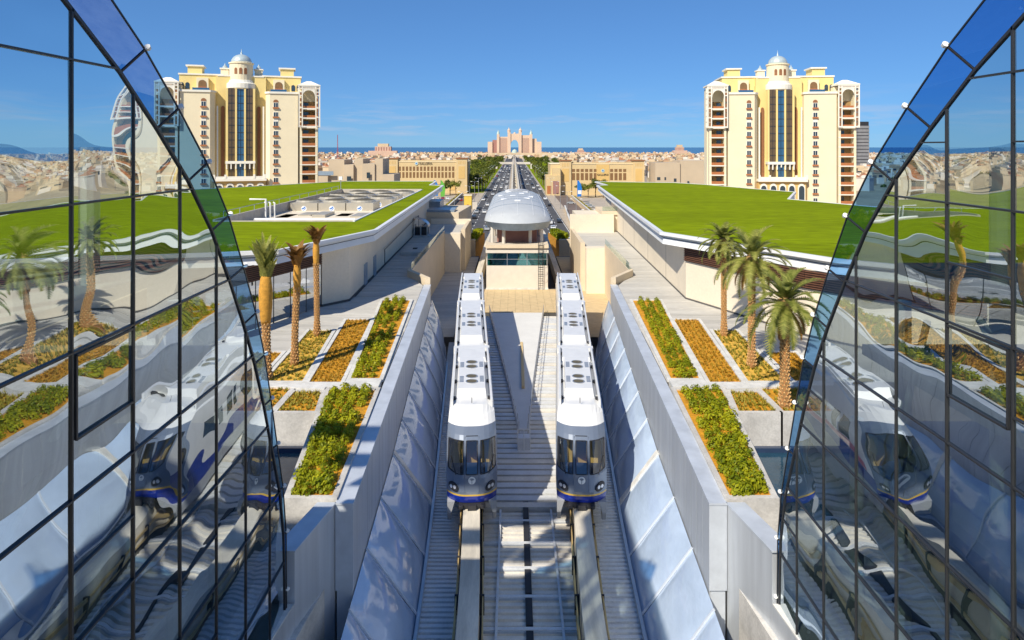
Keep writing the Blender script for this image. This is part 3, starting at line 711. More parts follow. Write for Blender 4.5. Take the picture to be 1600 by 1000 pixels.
    for z in (12.0, 15.0, 18.0, 21.0, 24.0, 26.8):
        ye = ymax(z)-.9; MB().box(min(s*.7, bw), 4, z-.3, max(s*.7, bw), ye, z).build('floor_slab', 'interior_slab', g)
    for y in (8.0, 12.0, 16, 20, 22.7):
        zt = min(36, max(z for z in [4+q*.5 for q in range(66)] if ymax(z) > y+.6)); MB().tube([(s*1.5, y, 7), (s*1.5, y, zt)], .22, 10).build('column', 'curtain', g)
    for a, b in (((8, 31), (12, 26.8)), ((12, 26.8), (8, 22)), ((16, 26), (12, 22)), ((18, 25.4), (20, 20))): MB().tube([(s*1.0, *a), (s*1.0, *b)], .10, 6).build('brace', 'curtain', g)
    return g
ZS = [-29.4, -25.5, -20.9, -17.05, -13.15, -9.27, -5.4, -1.5, 2.3, 4.7]
facade(-1, -8.45, .728, 2.12, [30+.728*z for z in ZS], 'left', {(4, 5)})
facade(1, 9.9, .75, 2.07, [30+.75*z for z in (-27.5, -23.8, -20.1, -16.4, -12.7, -8.98, -5.3, -1.69, 1.99, 4.7)], 'right', {(4, 5)})
# unseen hall added to shade the train noses and dapple the near tracks
hl = thing('added_shade_hall', 'added unseen hall of gapped panels shading the train noses and near tracks', 'building')
rnd = random.Random(21)
for k in range(13):
    for j in range(16):
        if rnd.random() < .30:
            y = -28+k*2.95; z = 12+j*2.0; q = rnd.uniform(.6, 1.0); MB().box(-16.3, y, z, -16.1, y+2.8*q, z+1.9*rnd.uniform(.6, 1)).build('shade_panel', 'cladding', hl)
for k in range(14): MB().box(-16.4, -28+k*2.95-.1, 5, -16.0, -28+k*2.95+.1, 44.3).build('post', 'steel', hl)
for k in range(16):
    for j in range(16):
        if rnd.random() < .36:
            x = -16.4-2.6*(k+1); z = 12+j*2.0; MB().box(x, 10.1, z, x+2.5*rnd.uniform(.6, 1), 10.3, z+1.9*rnd.uniform(.6, 1)).build('shade_panel', 'cladding', hl)
MB().box(-16.5, -28, 43.4, -15.9, 10.4, 45).build('shade_edge', 'fascia', hl); MB().box(-60, 9.9, 43.4, -16.5, 10.5, 45).build('shade_edge', 'fascia', hl)
MB().box(-60, -28, 44.2, -30, 9.9, 45).build('roof', 'fascia', hl)
# ================================================================ monorail
def guideway(s):
    nm = 'left' if s < 0 else 'right'
    t = thing('guideway_beam', 'pale concrete monorail guideway beam under the %s train' % nm, 'guideway')
    ys = [10+2.5*k for k in range(100)]+[260+40*k for k in range(45)]
    def sweep(du0, du1, z0, z1):
        rings = []
        for y in ys:
            x = track(s, y); rings.append([(x+du0, y, z0), (x+du1, y, z0), (x+du1, y, z1), (x+du0, y, z1)])
        return MB().loft(rings, True, True)
    sweep(-.47, .47, RAILZ-1.6, RAILZ).build('beam', 'beam', t)
    for k, du in enumerate((-.66, .6)):
        sweep(du, du+.06, RAILZ-.75, RAILZ-.55).build('conductor_rail', 'rail', t)
        sweep(du, du+.06, RAILZ-1.35, RAILZ-1.2).build('conductor_rail', 'rail', t)
    mb = MB()
    for k in range(32):
        y = 14+k*3.0; x = track(s, y); mb.box(x-.7, y, RAILZ-1.45, x+.7, y+.1, RAILZ-.5)
    mb.build('bracket', 'dark', t)
    for k in range(3):
        y = 92+k*3; x = track(s, y)
        MB().box(x-.3, y, RAILZ+.003, x+.3, y+.8, RAILZ+.02).build('yellow_mark', 'kiosk', t)
for s in (-1, 1): guideway(s)
pier = None
for k in range(22):
    y = 168+k*34
    if pier is None:
        pier = thing('viaduct_pier', 'x', 'pier', 'concrete piers under the monorail viaduct')
        MB().prism([(-.8, -.9), (.8, -.9), (.8, .9), (-.8, .9)], 0, 6.6).build('column', 'beam', pier)
        MB().vprism([(-.8, 5.2), (.8, 5.2), (2.6, 6.9), (2.6, 7.85), (-2.6, 7.85), (-2.6, 6.9)], -1, 1).build('crosshead', 'beam', pier); o = pier
    else: o = copy_tree(pier)
    o.location = (AX, y, 0); o['label'] = 'concrete pier under the monorail viaduct along the median'

def train(s, label, side_stripe):
    t = thing('monorail_train', label, 'train')
    joints = [38.6, 53.4, 69.2, 84.6]; Wd = 1.46; Hh = 4.85
    lead = None
    for ci in range(3):
        y0, y1 = joints[ci], joints[ci+1]-.35; x0, x1 = track(s, y0+2), track(s, y1-2); ang = math.atan2(x1-x0, (y1-2)-(y0+2))
        car = link('lead_car' if ci == 0 else 'car', None, t); car.location = (x0, y0+2, RAILZ); car.rotation_euler = (0, 0, -ang); Lc = y1-y0
        def half_w(z): return Wd*(1-.10*max(0, (z-3.0)/1.85)**2-.05*max(0, (1.3-z)/1.3))
        nose = ci == 0
        def yp(z):   # front profile (local depth of the face at height z)
            return (-2+interp([(-.2, .35), (.5, .05), (1.0, 0), (1.9, .12), (3.6, .95), (4.3, 1.75), (4.85, 2.9)], z)) if nose else -2
        def surf(x, z, off=0):      # x in -1..1
            e = abs(x); z = z+(.24*e**4*math.exp(-((z-1.95)/.45)**2) if nose else 0); w = half_w(z)
            return (x*w, yp(z)+(.75 if nose else .0)*e**3.2-off, z-(.28*e**5 if z > 4.6 else 0))
        zs = [.35, .55, .74, .84, 1.0, 1.35, 1.7, 1.95, 2.3, 2.7, 3.1, 3.5, 3.75, 4.1, 4.5, 4.85]; xs = [-1, -.94, -.85, -.7, -.5, -.34, -.22, 0, .22, .34, .5, .7, .85, .94, 1]
        mb = MB(); V = [[surf(x, z) for x in xs] for z in zs]
        for i in range(len(zs)-1):
            zc = (zs[i]+zs[i+1])/2
            for j in range(len(xs)-1):
                xc = (xs[j]+xs[j+1])/2
                if nose and 1.95 < zc < 3.5 and (.34 < abs(xc) < .93 or abs(xc) < .22): continue
                mb.mi((2 if zc < .74 else 3 if zc < .84 else 1 if zc < 4.1 else 0) if nose else 0)
                mb.quad(V[i][j], V[i][j+1], V[i+1][j+1], V[i+1][j])
        yb = Lc-2
        for i in range(len(zs)-1):      # sides
            zc = (zs[i]+zs[i+1])/2
            for e in (0, -1):
                a, b = V[i][e], V[i+1][e]; q = [a, b, (b[0], yb, b[2]), (a[0], yb, a[2])]
                mb.mi(2 if zc < 1.3 else 3 if zc < 1.4 else 0); mb.quad(*(q if e == -1 else q[::-1]))
        mb.mi(0)
        top = V[-1]; mb.loft([top, [(x, yb, z) for x, y, z in top]], False)
        mb.add([(x, yb, z) for x, y, z in [V[i][0] for i in range(len(zs))]]+[(x, yb, z) for x, y, z in [V[i][-1] for i in reversed(range(len(zs)))]], [tuple(range(2*len(zs)))])
        mb.build('body', ['train_white', 'train_grey', 'train_blue', 'train_yellow'], car, False)
        if nose:
            for nm, xa, xb in (('windscreen', -.93, -.34), ('door_window', -.22, .22), ('windscreen', .34, .93)):
                rings = []
                for i in range(9):
                    z = lerp(1.93, 3.52, i/8); cut = .0
                    rings.append([surf(lerp(xa, xb, j/6), z, .015) for j in range(7)])
                gp = MB().loft(rings, False).build(nm, 'train_glass', car, True)
                b = MB(); n_ = 9; edge = [surf(lerp(xa, xb, j/6), 1.93, .03) for j in range(7)]+[surf(xb, lerp(1.93, 3.52, j/6), .03) for j in range(1, 7)]+[surf(lerp(xb, xa, j/6), 3.52, .03) for j in range(1, 7)]+[surf(xa, lerp(3.52, 1.93, j/6), .03) for j in range(1, 7)]
                b.tube(edge, .03, 5).build('seal', 'dark', gp)
            cb = link('cab', MB().box(-1.25, .9, 1.2, 1.25, 1.0, 3.7).mesh('cab', 'tan'), car)
            MB().box(-1.2, -1.3, 1.3, 1.2, .0, 1.75).build('dashboard', 'seat_blue', cb)
            for x in (-.75, .75):
                MB().hexa([(x-.3, .2, 1.5), (x+.3, .2, 1.5), (x+.3, .75, 1.5), (x-.3, .75, 1.5)], [(x-.3, .6, 2.9), (x+.3, .6, 2.9), (x+.3, .8, 2.9), (x-.3, .8, 2.9)]).build('seat', 'tan', cb)
            MB().quad((-1.3, -1.5, 1.25), (1.3, -1.5, 1.25), (1.3, 1.4, 1.25), (-1.3, 1.4, 1.25)).build('cab_floor', 'tan', cb)
            for x in (-.62, .66):
                a = surf(x, 1.85, .05); b = surf(x-.22*(1 if x < 0 else -1), 2.7, .06); MB().tube([a, b], .022, 4).build('wiper', 'dark', car)
            for sx in (-1, 1):
                c = Vector(surf(sx*.72, 1.22, .02)); u = (Vector(surf(sx*.72+.05, 1.22, .02))-c).normalized(); v = (Vector(surf(sx*.72, 1.3, .02))-c).normalized(); nn = u.cross(v).normalized()
                if nn.y > 0: nn = -nn
                el = lambda r, d: [c+u*(math.cos(a)*r*1.35)+v*(math.sin(a+.25*sx)*r)+nn*d for a in [2*math.pi*k/18 for k in range(18)]]
                h = link('headlight', MB().loft([el(.25, -.03), el(.25, .03), el(.2, .045)], True, True).mesh('headlight', 'dark'), car)
                for kx in (-.13, .12):
                    cc = c+u*kx; MB().loft([[cc+u*(math.cos(a)*.10)+v*(math.sin(a)*.10)+nn*d for a in [2*math.pi*k/12 for k in range(12)]] for d in (.046, .06)], True, True).build('lens', 'lamp', h)
            c = Vector(surf(0, 1.62, .02)); ring = lambda r, d: [(c.x+r*math.cos(a), c.y-d, c.z+r*math.sin(a)) for a in [2*math.pi*k/20 for k in range(20)]]
            em = link('emblem', MB().loft([ring(.21, 0), ring(.21, .02)], True, True).mesh('emblem', 'paint'), car)
            pm = MB().vprism([(c.x-.018, c.z-.2), (c.x+.018, c.z-.2), (c.x+.012, c.z+.06), (c.x-.012, c.z+.06)], c.y-.03, c.y-.022)
            for k in range(7):
                a = R(20+k*23.3); pm.bar((c.x, c.y-.03, c.z+.02), (c.x+.15*math.cos(a), c.y-.03, c.z+.02+.13*math.sin(a)), .02, .012, (0, 1, 0))
            pm.build('palm_symbol', 'train_grey', em)
            MB().bar(surf(-.24, 3.72, .02), surf(.24, 3.72, .02), .03, .03).build('door_header', 'dark', car)
            for x in (-.28, .28):
                MB().tube([surf(x, z, .01) for z in (1.0, 1.4, 1.95, 2.6, 3.2, 3.7)], .022, 4).build('door_post', 'train_grey', car)
            MB().tube([(0, .9, 4.95), (0, 1.0, 5.25)], .02, 4).build('aerial', 'dark', car)
            cp = link('coupler', MB().box(-.24, -2.15, .02, .24, -1.2, .30).mesh('coupler', 'dark'), car)
            for x in (-.62, .62): MB().lathe([(.10, -.1), (.14, -.08), (.14, .08), (.10, .1)], 8, (x, -2.05, .2)).build('buffer', 'dark', cp)
            MB().box(-.75, -2.0, .1, .75, -1.7, .32).build('buffer_beam', 'dark', cp)
        # skirts hugging the beam
        for sx in (-1, 1):
            f0 = -1.75 if nose else -2
            sk = [(f0+.0, .36), (f0+.1, -.35), (f0+.55, -.95), (yb, -.95), (yb, .36)]
            mb = MB(); A = [(sx*1.40, y, z) for y, z in sk]; B = [(sx*(1.18 if z < 0 else .98), y, z) for y, z in sk]; n_ = 5
            mb.add(A+B, [tuple(range(5)), tuple(reversed(range(5, 10)))]+[(i, 5+i, 5+(i+1) % 5, (i+1) % 5) for i in range(5)]); mb.build('skirt', 'train_skirt', car)
        MB().box(-.95, -1.2, .05, .95, yb, .4).build('underframe', 'dark', car)
        # side windows and doors
        for sx in (-1, 1):
            nw = 5
            for k in range(nw):
                a = lerp(2.2 if nose else -.9, yb-1.6, k/(nw-1)); q = 1.9 if k % 2 == 0 else 1.1
                xw = sx*(half_w(2.9)+.012); xl = sx*(half_w(2.0)+.012)
                MB().hexa([(xl-.02*sx, a-.2, 2.05), (xl, a-.2, 2.05), (xl, a+q-.4, 2.05), (xl-.02*sx, a+q-.4, 2.05)], [(xw-.02*sx, a-.2, 3.25), (xw, a-.2, 3.25), (xw, a+q-.4, 3.25), (xw-.02*sx, a+q-.4, 3.25)]).build('side_window', 'window_glass', car)
            if sx == 1 and s < 0: MB().box(half_w(1.7)+.0, -.4, 1.45, half_w(1.7)+.02, yb, 1.95).build('side_stripe', side_stripe, car)
        # roof: raised edges, air-conditioning pod with four fans
        za = 4.75; st = .9 if nose else -1.7
        for sx in (-1, 1):
            MB().box(min(sx*1.14, sx*1.27), st+.3, za-.2, max(sx*1.14, sx*1.27), yb-.2, za+.32).build('roof_edge', 'train_white', car)
            for k in range(4):
                yy = lerp(st+1.2, yb-1.2, k/3); MB().box(min(sx*.98, sx*1.14), yy-.12, za-.05, max(sx*.98, sx*1.14), yy+.12, za+.16).build('cable_box', 'dark', car)
        pod = link('air_conditioner', MB().hexa([(-.92, st+1.3, za), (.92, st+1.3, za), (.92, yb-3.2, za), (-.92, yb-3.2, za)], [(-.86, st+1.7, za+.5), (.86, st+1.7, za+.5), (.86, yb-3.4, za+.5), (-.86, yb-3.4, za+.5)]).mesh('air_conditioner', 'train_white'), car)
        MB().hexa([(-1.05, yb-3.0, za), (1.05, yb-3.0, za), (1.05, yb-.4, za), (-1.05, yb-.4, za)], [(-1.0, yb-2.8, za+.3), (1.0, yb-2.8, za+.3), (1.0, yb-.5, za+.3), (-1.0, yb-.5, za+.3)]).build('roof_fairing', 'train_white', car)
        pc = (st+1.7+yb-3.4)/2
        for k in (-1.9, -.95, .95, 1.9):
            yy = pc+k*1.05
            f = link('fan', MB().lathe([(.40, 0), (.40, .04), (.34, .045), (.34, .01)], 18, (0, yy, za+.5)).mesh('fan', 'steel'), pod)
            MB().lathe([(.34, .015), (.06, .02)], 18, (0, yy, za+.5)).build('fan_grille', 'chiller_fan', f)
        for sx in (-1, 1):
            for k in (-1.42, 1.42):
                gr = MB()
                for q in range(5): gr.box(sx*.66-.13, pc+k*1.05-.55+q*.24, za+.5, sx*.66+.13, pc+k*1.05-.42+q*.24, za+.52)
                gr.build('vent_grille', 'train_grey', pod)
        if ci < 2:
            MB().box(-1.2, yb, .4, 1.2, yb+.5, 4.5).build('bellows', 'dark', car)
            MB().box(-1.38, yb-.12, 4.35, 1.38, yb+.5, 4.95).build('roof_band', 'train_white', car)
    return t
train(-1, 'monorail train with its nose in shade, on the left guideway', 'train_pink')
train(1, 'monorail train with its nose in sun, on the right guideway', 'train_blue')

# ================================================================ station
st = thing('monorail_station', 'small monorail station with silver vaulted roof between the tracks', 'station')
SX = AX-.25
MB().box(SX-4.65, 103.2, 6, SX+4.65, 150, 12.1).build('base_wall', 'station_white', st)
MB().box(SX-4.72, 103.1, 8.3, SX+4.72, 103.4, 8.7).build('plinth', 'kerb', st)
for k in range(3):
    for zz in (12.12, 13.08):
        a = SX-4.5+k*3.0; MB().box(a+.03, 103.25, zz+.02, a+2.97, 103.32, zz+.92).build('window_pane', 'teal_glass', st)
for k in range(4): MB().box(SX-4.5+k*3-.04, 103.2, 12.1, SX-4.5+k*3+.04, 103.34, 14.05).build('mullion', 'steel', st)
MB().box(SX-4.5, 103.21, 13.03, SX+4.5, 103.33, 13.09).build('transom', 'steel', st)
MB().box(SX-4.6, 106, 12.1, SX+4.6, 106.2, 14).build('back_wall', 'station_rim', st)
MB().box(SX-4.75, 103.0, 14.03, SX+4.75, 150, 14.45).build('floor_slab', 'station_white', st)
MB().box(SX-4.6, 103.4, 14.45, SX+4.6, 150, 14.75).build('slab_step', 'soffit', st)
ring = [(SX-4.75, 103.0), (SX+4.75, 103.0), (SX+4.75, 107.2)]+[(SX+4.75*math.cos(a), 107.4-3.2*math.sin(a)) for a in [math.pi*k/14 for k in range(1, 14)]]+[(SX-4.75, 107.2)]
MB().prism(ring, 14.76, 15.25).build('parapet', 'beige', st)
for x in (-3.9, -2.1, 2.1, 3.9):
    for y in (108.2, 118, 128, 138, 147): MB().tube([(SX+x, y, 14.7), (SX+x, y, 18.3)], .27, 10).build('column', 'station_white', st)
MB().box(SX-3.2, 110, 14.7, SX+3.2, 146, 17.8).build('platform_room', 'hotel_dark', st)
for s in (-1, 1): MB().box(min(SX+s*4.2, SX+s*4.7), 104, 12.1, max(SX+s*4.2, SX+s*4.7), 150, 13.0).build('side_wall', 'station_white', st)
# vaulted roof with rounded nose
def roof_pt(v, a, k=1.0, dz=0):       # v along, a across (0..pi)
    y = lerp(104.2, 152, v); e = 1.0
    if v < .22: e = math.sqrt(max(0, 1-((.22-v)/.22)**2))*.45+.55
    if v > .86: e = math.sqrt(max(0, 1-((v-.86)/.14)**2))*.5+.5
    hgt = 2.75*(math.sqrt(max(0, 1-((.30-v)/.30)**2)) if v < .30 else 1)*(math.sqrt(max(0, 1-((v-.8)/.2)**2*.6)) if v > .8 else 1)
    yy = y+(3.6*(abs(math.cos(a))**2.2) if v < .22 else 0)*(1-v/.22 if v < .22 else 0)
    return (SX+.15-5.35*math.cos(a)*(.93 if v < .02 else 1)*k, yy, 18.3+dz+max(.0, hgt)*(math.sin(a)**.85))
rows = [[roof_pt(v, math.pi*j/20) for j in range(21)] for v in [i/30 for i in range(31)]]
MB().loft(rows, False).build('roof_shell', 'station_roof', st, True)
rim = [rows[i][0] for i in range(30, -1, -1)]+rows[0]+[rows[i][20] for i in range(31)]
low = []
cx_, cy_ = SX+.15, 128
for (x, y, z) in rim: low.append((cx_+(x-cx_)*.90, y+(1.0 if y < 110 else 0), 17.1))
MB().loft([low, [(x, y, z+.02) for x, y, z in rim]], False).build('roof_rim', 'station_rim', st)
MB().add(low, [tuple(range(len(low)))]).build('soffit', 'soffit', st)
for v in (.16, .3, .42, .54, .66, .78, .9):
    pts = [Vector(roof_pt(v, math.pi*j/20, 1, .03)) for j in range(2, 19)]; MB().tube(pts, .035, 4).build('roof_seam', 'station_rim', st)
for j in (4, 7, 10, 13, 16):
    pts = [Vector(roof_pt(v, math.pi*j/20, 1, .03)) for v in [.03+i*.04 for i in range(23)]]; MB().tube(pts, .03, 4).build('roof_seam', 'fascia', st)
rnd = random.Random(3)
for v, j in ((.36, 7), (.36, 12), (.48, 9), (.48, 13), (.6, 6), (.6, 11), (.72, 8), (.72, 12), (.24, 10), (.84, 10)):
    p = Vector(roof_pt(v, math.pi*j/20)); MB().box(p.x-.5, p.y-.7, p.z-.1, p.x+.5, p.y+.7, p.z+.10).build('roof_hatch', 'fascia', st)
for v in (.72, .78, .84, .9):
    p = [Vector(roof_pt(v, math.pi*j/20, 1, .1)) for j in range(7, 14)]; MB().tube(p, .12, 5).build('roof_louvre', 'steel', st)
ld = thing('ladder', 'thin steel ladder fixed to the front of the station', 'ladder', loc=(SX+3.55, 102.8, 8.5))
for x in (-.35, .35): MB().tube([(x, 0, 0), (x, 0, 7.2), (x, .6, 7.2)], .045, 5).build('stile', 'mullion', ld)
for k in range(20): MB().tube([(-.35, 0, .3+k*.35), (.35, 0, .3+k*.35)], .03, 4).build('rung', 'mullion', ld)
for k in range(5): MB().tube([(.38*math.cos(a), -.38+.4*math.sin(a)-.0, 2.4+k*1.1) for a in [math.pi+math.pi*q/8 for q in range(9)]], .03, 4).build('cage_hoop', 'mullion', ld)
for s in (-1, 1):
    b = thing('planted_bank', 'orange soil bank with hedge beside the %s of the station' % SIDE[s], 'garden')
    MB().hexa([(X(s, 9.3), 152, 0), (X(s, 16), 152, 0), (X(s, 14), 200, 0), (X(s, 9.3), 200, 0)][::s], [(X(s, 9.3), 152, 9.0), (X(s, 13), 152, 9.0), (X(s, 12), 200, 4.0), (X(s, 9.3), 200, 5.0)][::s]).build('bank', 'soil', b)
    MB().box(min(X(s, 9.3), X(s, 16)), 150.5, 4, max(X(s, 9.3), X(s, 16)), 151.8, 9.6).build('bank_wall', 'beige', b)

# ================================================================ planting
def leaf_clump(seed, n, rx, rz, size, z0=0, shell=.45):
    rnd = random.Random(seed); mb = MB()
    for _ in range(n):
        a = rnd.uniform(0, 2*math.pi); q = rnd.uniform(-.2, 1); rr = rnd.uniform(shell, 1)
        d = Vector((math.cos(a)*math.sqrt(max(0, 1-q*q)), math.sin(a)*math.sqrt(max(0, 1-q*q)), q))
        c = Vector((d.x*rx*rr, d.y*rx*rr, z0+d.z*rz*rr+rz*.25)); nrm = (d+Vector((rnd.uniform(-.7, .7), rnd.uniform(-.7, .7), rnd.uniform(-.2, .9)))).normalized()
        u = nrm.orthogonal().normalized(); u.rotate(Matrix.Rotation(rnd.uniform(0, 6.28), 3, nrm)); v = nrm.cross(u); k = size*rnd.uniform(.6, 1.2)
        mb.add([c-u*k, c+v*k*.5, c+u*k, c-v*k*.5], [(0, 1, 2, 3)])
    return mb
SH = [leaf_clump(20+i, 120, .36, .48, .105).mesh('shrub', 'shrub_leaf') for i in range(5)]
ORD = 'first second third fourth fifth sixth seventh eighth ninth tenth eleventh twelfth thirteenth fourteenth fifteenth sixteenth seventeenth eighteenth nineteenth twentieth twenty-first twenty-second twenty-third twenty-fourth'.split()
def shrubs(s, q, rows, n, label, group, skip=.04):
    rnd = random.Random(int(q[0][0]*10)+s)
    for r_ in range(rows):
        for k in range(n):
            if rnd.random() < skip: continue
            t = (k+.5+rnd.uniform(-.3, .3))/n; f = (r_+.95+rnd.uniform(-.12, .12))/(rows+.55)
            a = [lerp(q[0][i], q[3][i], t) for i in (0, 1)]; b = [lerp(q[1][i], q[2][i], t) for i in (0, 1)]
            rw = {1: ('only',), 3: ('wall side', 'middle', 'outer'), 4: ('wall side', 'second', 'third', 'outer')}[rows][r_]
            o = link('shrub', SH[rnd.randrange(5)], None, '%s green shrub from the near end, %s row of the %s' % (ORD[k], rw, label), 'shrub', group, loc=(X(s, lerp(a[0], b[0], f)), lerp(a[1], b[1], f), DECK+.05), rz=rnd.uniform(0, 6.28))
            k_ = rnd.uniform(.65, 1.12); o.scale = (k_, k_, k_*rnd.uniform(.8, 1.25))
for s in (-1, 1):
    sd = SIDE[s]
    shrubs(s, QN, 4, 19, 'nearest %s planter' % sd, 'shrubs in the nearest %s planter' % sd)
    shrubs(s, QU, 3, 24, 'long %s planter' % sd, 'shrubs in the long %s planter' % sd)
    for nm, q, m_, n, sz in (('middle', QM, 'dry_leaf', 900, .10), ('palm', QP, 'cover_leaf', 420, .12), ('small', QS, 'cover_leaf', 200, .12), ('end', QE, 'cover_leaf', 160, .12), ('outer', QF, 'dry_leaf', 250, .10)):
        rnd = random.Random(n+s); mb = MB()
        for k in range(n):
            t, f = rnd.random(), (rnd.randrange(6)+.5+rnd.uniform(-.3, .3))/6
            u_ = lerp(lerp(q[0][0], q[3][0], t), lerp(q[1][0], q[2][0], t), f); y_ = lerp(lerp(q[0][1], q[3][1], t), lerp(q[1][1], q[2][1], t), f)
            for j in range(5):
                a = rnd.uniform(0, 6.28); d = Vector((math.cos(a), math.sin(a), 0)); h = rnd.uniform(.4, 1.3)*sz*1.6; c = Vector((X(s, u_), y_, DECK+.03))
                w_ = Vector((-d.y, d.x, 0))*sz*.35
                mb.add([c-w_, c+w_, c+d*sz*1.3+Vector((0, 0, h))], [(0, 1, 2)])
        mb.build('ground_cover', m_, None, label='low ground cover plants in the %s %s planter' % (sd, nm), cat='plants', kind='stuff')
    hb = leaf_clump(60+s, 2600, 1, 1, .16, shell=.1)
    mb = MB(); rnd = random.Random(70+s)
    for k in range(2400):
        y_ = rnd.uniform(153, 196); c = Vector((X(s, 10.6+rnd.uniform(-1.0, 1.0)), y_, 9.0-(y_-152)*.09+rnd.uniform(0, 1.6)))
        n_ = Vector((rnd.uniform(-1, 1), rnd.uniform(-1, 1), rnd.uniform(-.2, 1))).normalized(); u = n_.orthogonal()*.3; v = n_.cross(u)*.7; mb.quad(c-u, c+v, c+u, c-v)
    mb.build('hedge', 'shrub_leaf', None, label='clipped green hedge along the %s bank of the station' % sd, cat='hedge')

def trunk_mesh(h, r, seed):
    mb = MB(); rnd = random.Random(seed); n = 12
    lean = (rnd.uniform(-.15, .15), rnd.uniform(-.15, .15)); cx = lambda z: (lean[0]*(z/h)**2, lean[1]*(z/h)**2)
    rr = lambda z: r*(1.25-.35*min(1, z/1.2)+.12*max(0, (z-h+1)/1))
    rings = []
    for i in range(25):
        z = h*i/24; c = cx(z); rings.append([(c[0]+rr(z)*.88*math.cos(a), c[1]+rr(z)*.88*math.sin(a), z) for a in [2*math.pi*j/n for j in range(n)]])
    mb.mi(0).loft(rings, True, True)
    k = 0; z = .15
    while z < h-.1:       # old leaf bases in spirals
        for j in range(8):
            a = 2*math.pi*(j+(.5 if k % 2 else 0))/8+rnd.uniform(-.08, .08); c = cx(z); R0 = rr(z); d = Vector((math.cos(a), math.sin(a), 0)); t = Vector((-d.y, d.x, 0)); p = Vector((c[0], c[1], z))
            w = R0*.36; mb.mi(1).add([p+d*R0*.85-t*w, p+d*R0*.85+t*w, p+d*R0*1.16+t*w*.5+Vector((0, 0, .17)), p+d*R0*1.16-t*w*.5+Vector((0, 0, .17)), p+d*R0*.8+Vector((0, 0, .24))], [(0, 1, 2, 3), (3, 2, 4), (0, 3, 4), (2, 1, 4)])
        z += .21; k += 1
    return mb, cx(h)
def frond(mb, base, az, el0, length, rnd, droop=1.3, leaf=.5):
    d = Vector((math.cos(az), math.sin(az), 0)); side = Vector((-d.y, d.x, 0)); p = Vector(base); n = 13; el = el0; step = length/n; prev = p.copy()
    for i in range(n):
        el -= droop/n*(.4+1.3*i/n); q = p+(d*math.cos(el)+Vector((0, 0, math.sin(el))))*step; up = (d*-math.sin(el)+Vector((0, 0, math.cos(el))))
        w = .035*(1-i/n)+.008; mb.add([p-side*w, p+side*w, q+side*w*.8, q-side*w*.8], [(0, 1, 2, 3)])
        if i >= 2:
            for sg in (-1, 1):
                for h_ in (0, .5):
                    b = p.lerp(q, h_); ll = leaf*math.sin(math.pi*(.12+.83*(i+h_)/n))*rnd.uniform(.85, 1.1); t = (side*sg*.85+(q-p).normalized()*.55+up*.25).normalized(); tip = b+t*ll+Vector((0, 0, -.12*ll))
                    wv = (q-p).normalized()*.075; mb.add([b-wv, b+wv, tip], [(0, 1, 2)])
        p = q
def palm(x, y, h, label, seed, style, rr=.24, size=1.0):
    t = thing('palm_tree', label, 'palm', loc=(x, y, DECK)); rnd = random.Random(seed)
    mb, c = trunk_mesh(h, rr, seed); mb.build('trunk', ['palm_bark', 'palm_boot'], t)
    if style == 'open':
        cr = MB(); top = Vector((c[0], c[1], h))
        for k in range(42):
            f = k/42; el0 = lerp(1.45, -.35, f**.8)+rnd.uniform(-.1, .1); frond(cr, top+Vector((0, 0, .25*(1-f))), k*2.399+rnd.uniform(-.2, .2), el0, size*rnd.uniform(2.3, 3.0)*(.85+.3*f), rnd, 1.25+.3*f, .50*size)
        cr.build('crown', 'palm_leaf', t)
        MB().lathe([(rr*1.1, -.5), (rr*1.7, -.1), (rr*1.5, .3), (.05, .6)], 10, tuple(top)).build('leaf_bases', 'palm_boot', t)
        dr = MB()
        for k in range(5): frond(dr, top+Vector((0, 0, -.1)), k*1.3+rnd.uniform(-.4, .4), -.5, 1.9*size, rnd, 1.1, .3)
        dr.build('dry_fronds', 'palm_dry', t)
    else:
        top = Vector((c[0], c[1], h)); hh = 2.7 if style == 'green' else 1.5; f_ = 1.0 if style == 'green' else .72
        sk = MB(); prof = [(rr*1.0, -.25), (rr*1.25*f_, .1), (rr*1.5*f_, hh*.35), (rr*1.55*f_, hh*.7), (rr*1.2*f_, hh), (rr*.9, hh+.15)]
        sk.lathe(prof, 14, tuple(top)); sk.build('wrapping', 'sack', t, True)
        cr = MB(); cr2 = top+Vector((0, 0, hh-.1))
        for k in range(90 if style == 'green' else 52):
            L_ = rnd.uniform(1.2, 3.4) if style == 'green' else rnd.uniform(1.1, 2.5)
            frond(cr, cr2+Vector((rnd.uniform(-.15, .15), rnd.uniform(-.15, .15), rnd.uniform(-.4, .7) if style == 'green' else rnd.uniform(-.15, .35))), rnd.uniform(0, 6.28), rnd.uniform(1.25, 1.55) if style == 'green' else rnd.uniform(1.15, 1.52), L_*.8, rnd, .5 if style == 'green' else 1.0, .30)
        cr.build('crown', 'palm_leaf' if style == 'green' else 'palm_dry', t)
    return t
palm(-16.0, 44.2, 3.9, 'tied palm with green leaf bundle and orange wrap nearest the left glass', 1, 'green', .28)
palm(-15.2, 47.3, 5.3, 'tied palm with dry brown tuft, middle of the three', 2, 'dry', .25)
palm(-15.75, 54.6, 5.9, 'tied palm with dry brown tuft, farthest of the three beside the shop front', 3, 'dry', .24)
palm(16.8, 54.6, 7.5, 'slim palm with small swept crown, farthest of the right group', 4, 'open', .24, .85)
palm(16.3, 46.8, 7.3, 'tall date palm with wide crown, middle of the right group', 5, 'open', .27, 1.2)
palm(15.7, 39.6, 5.9, 'stout date palm with arching fronds nearest the right glass', 6, 'open', .30, 1.12)
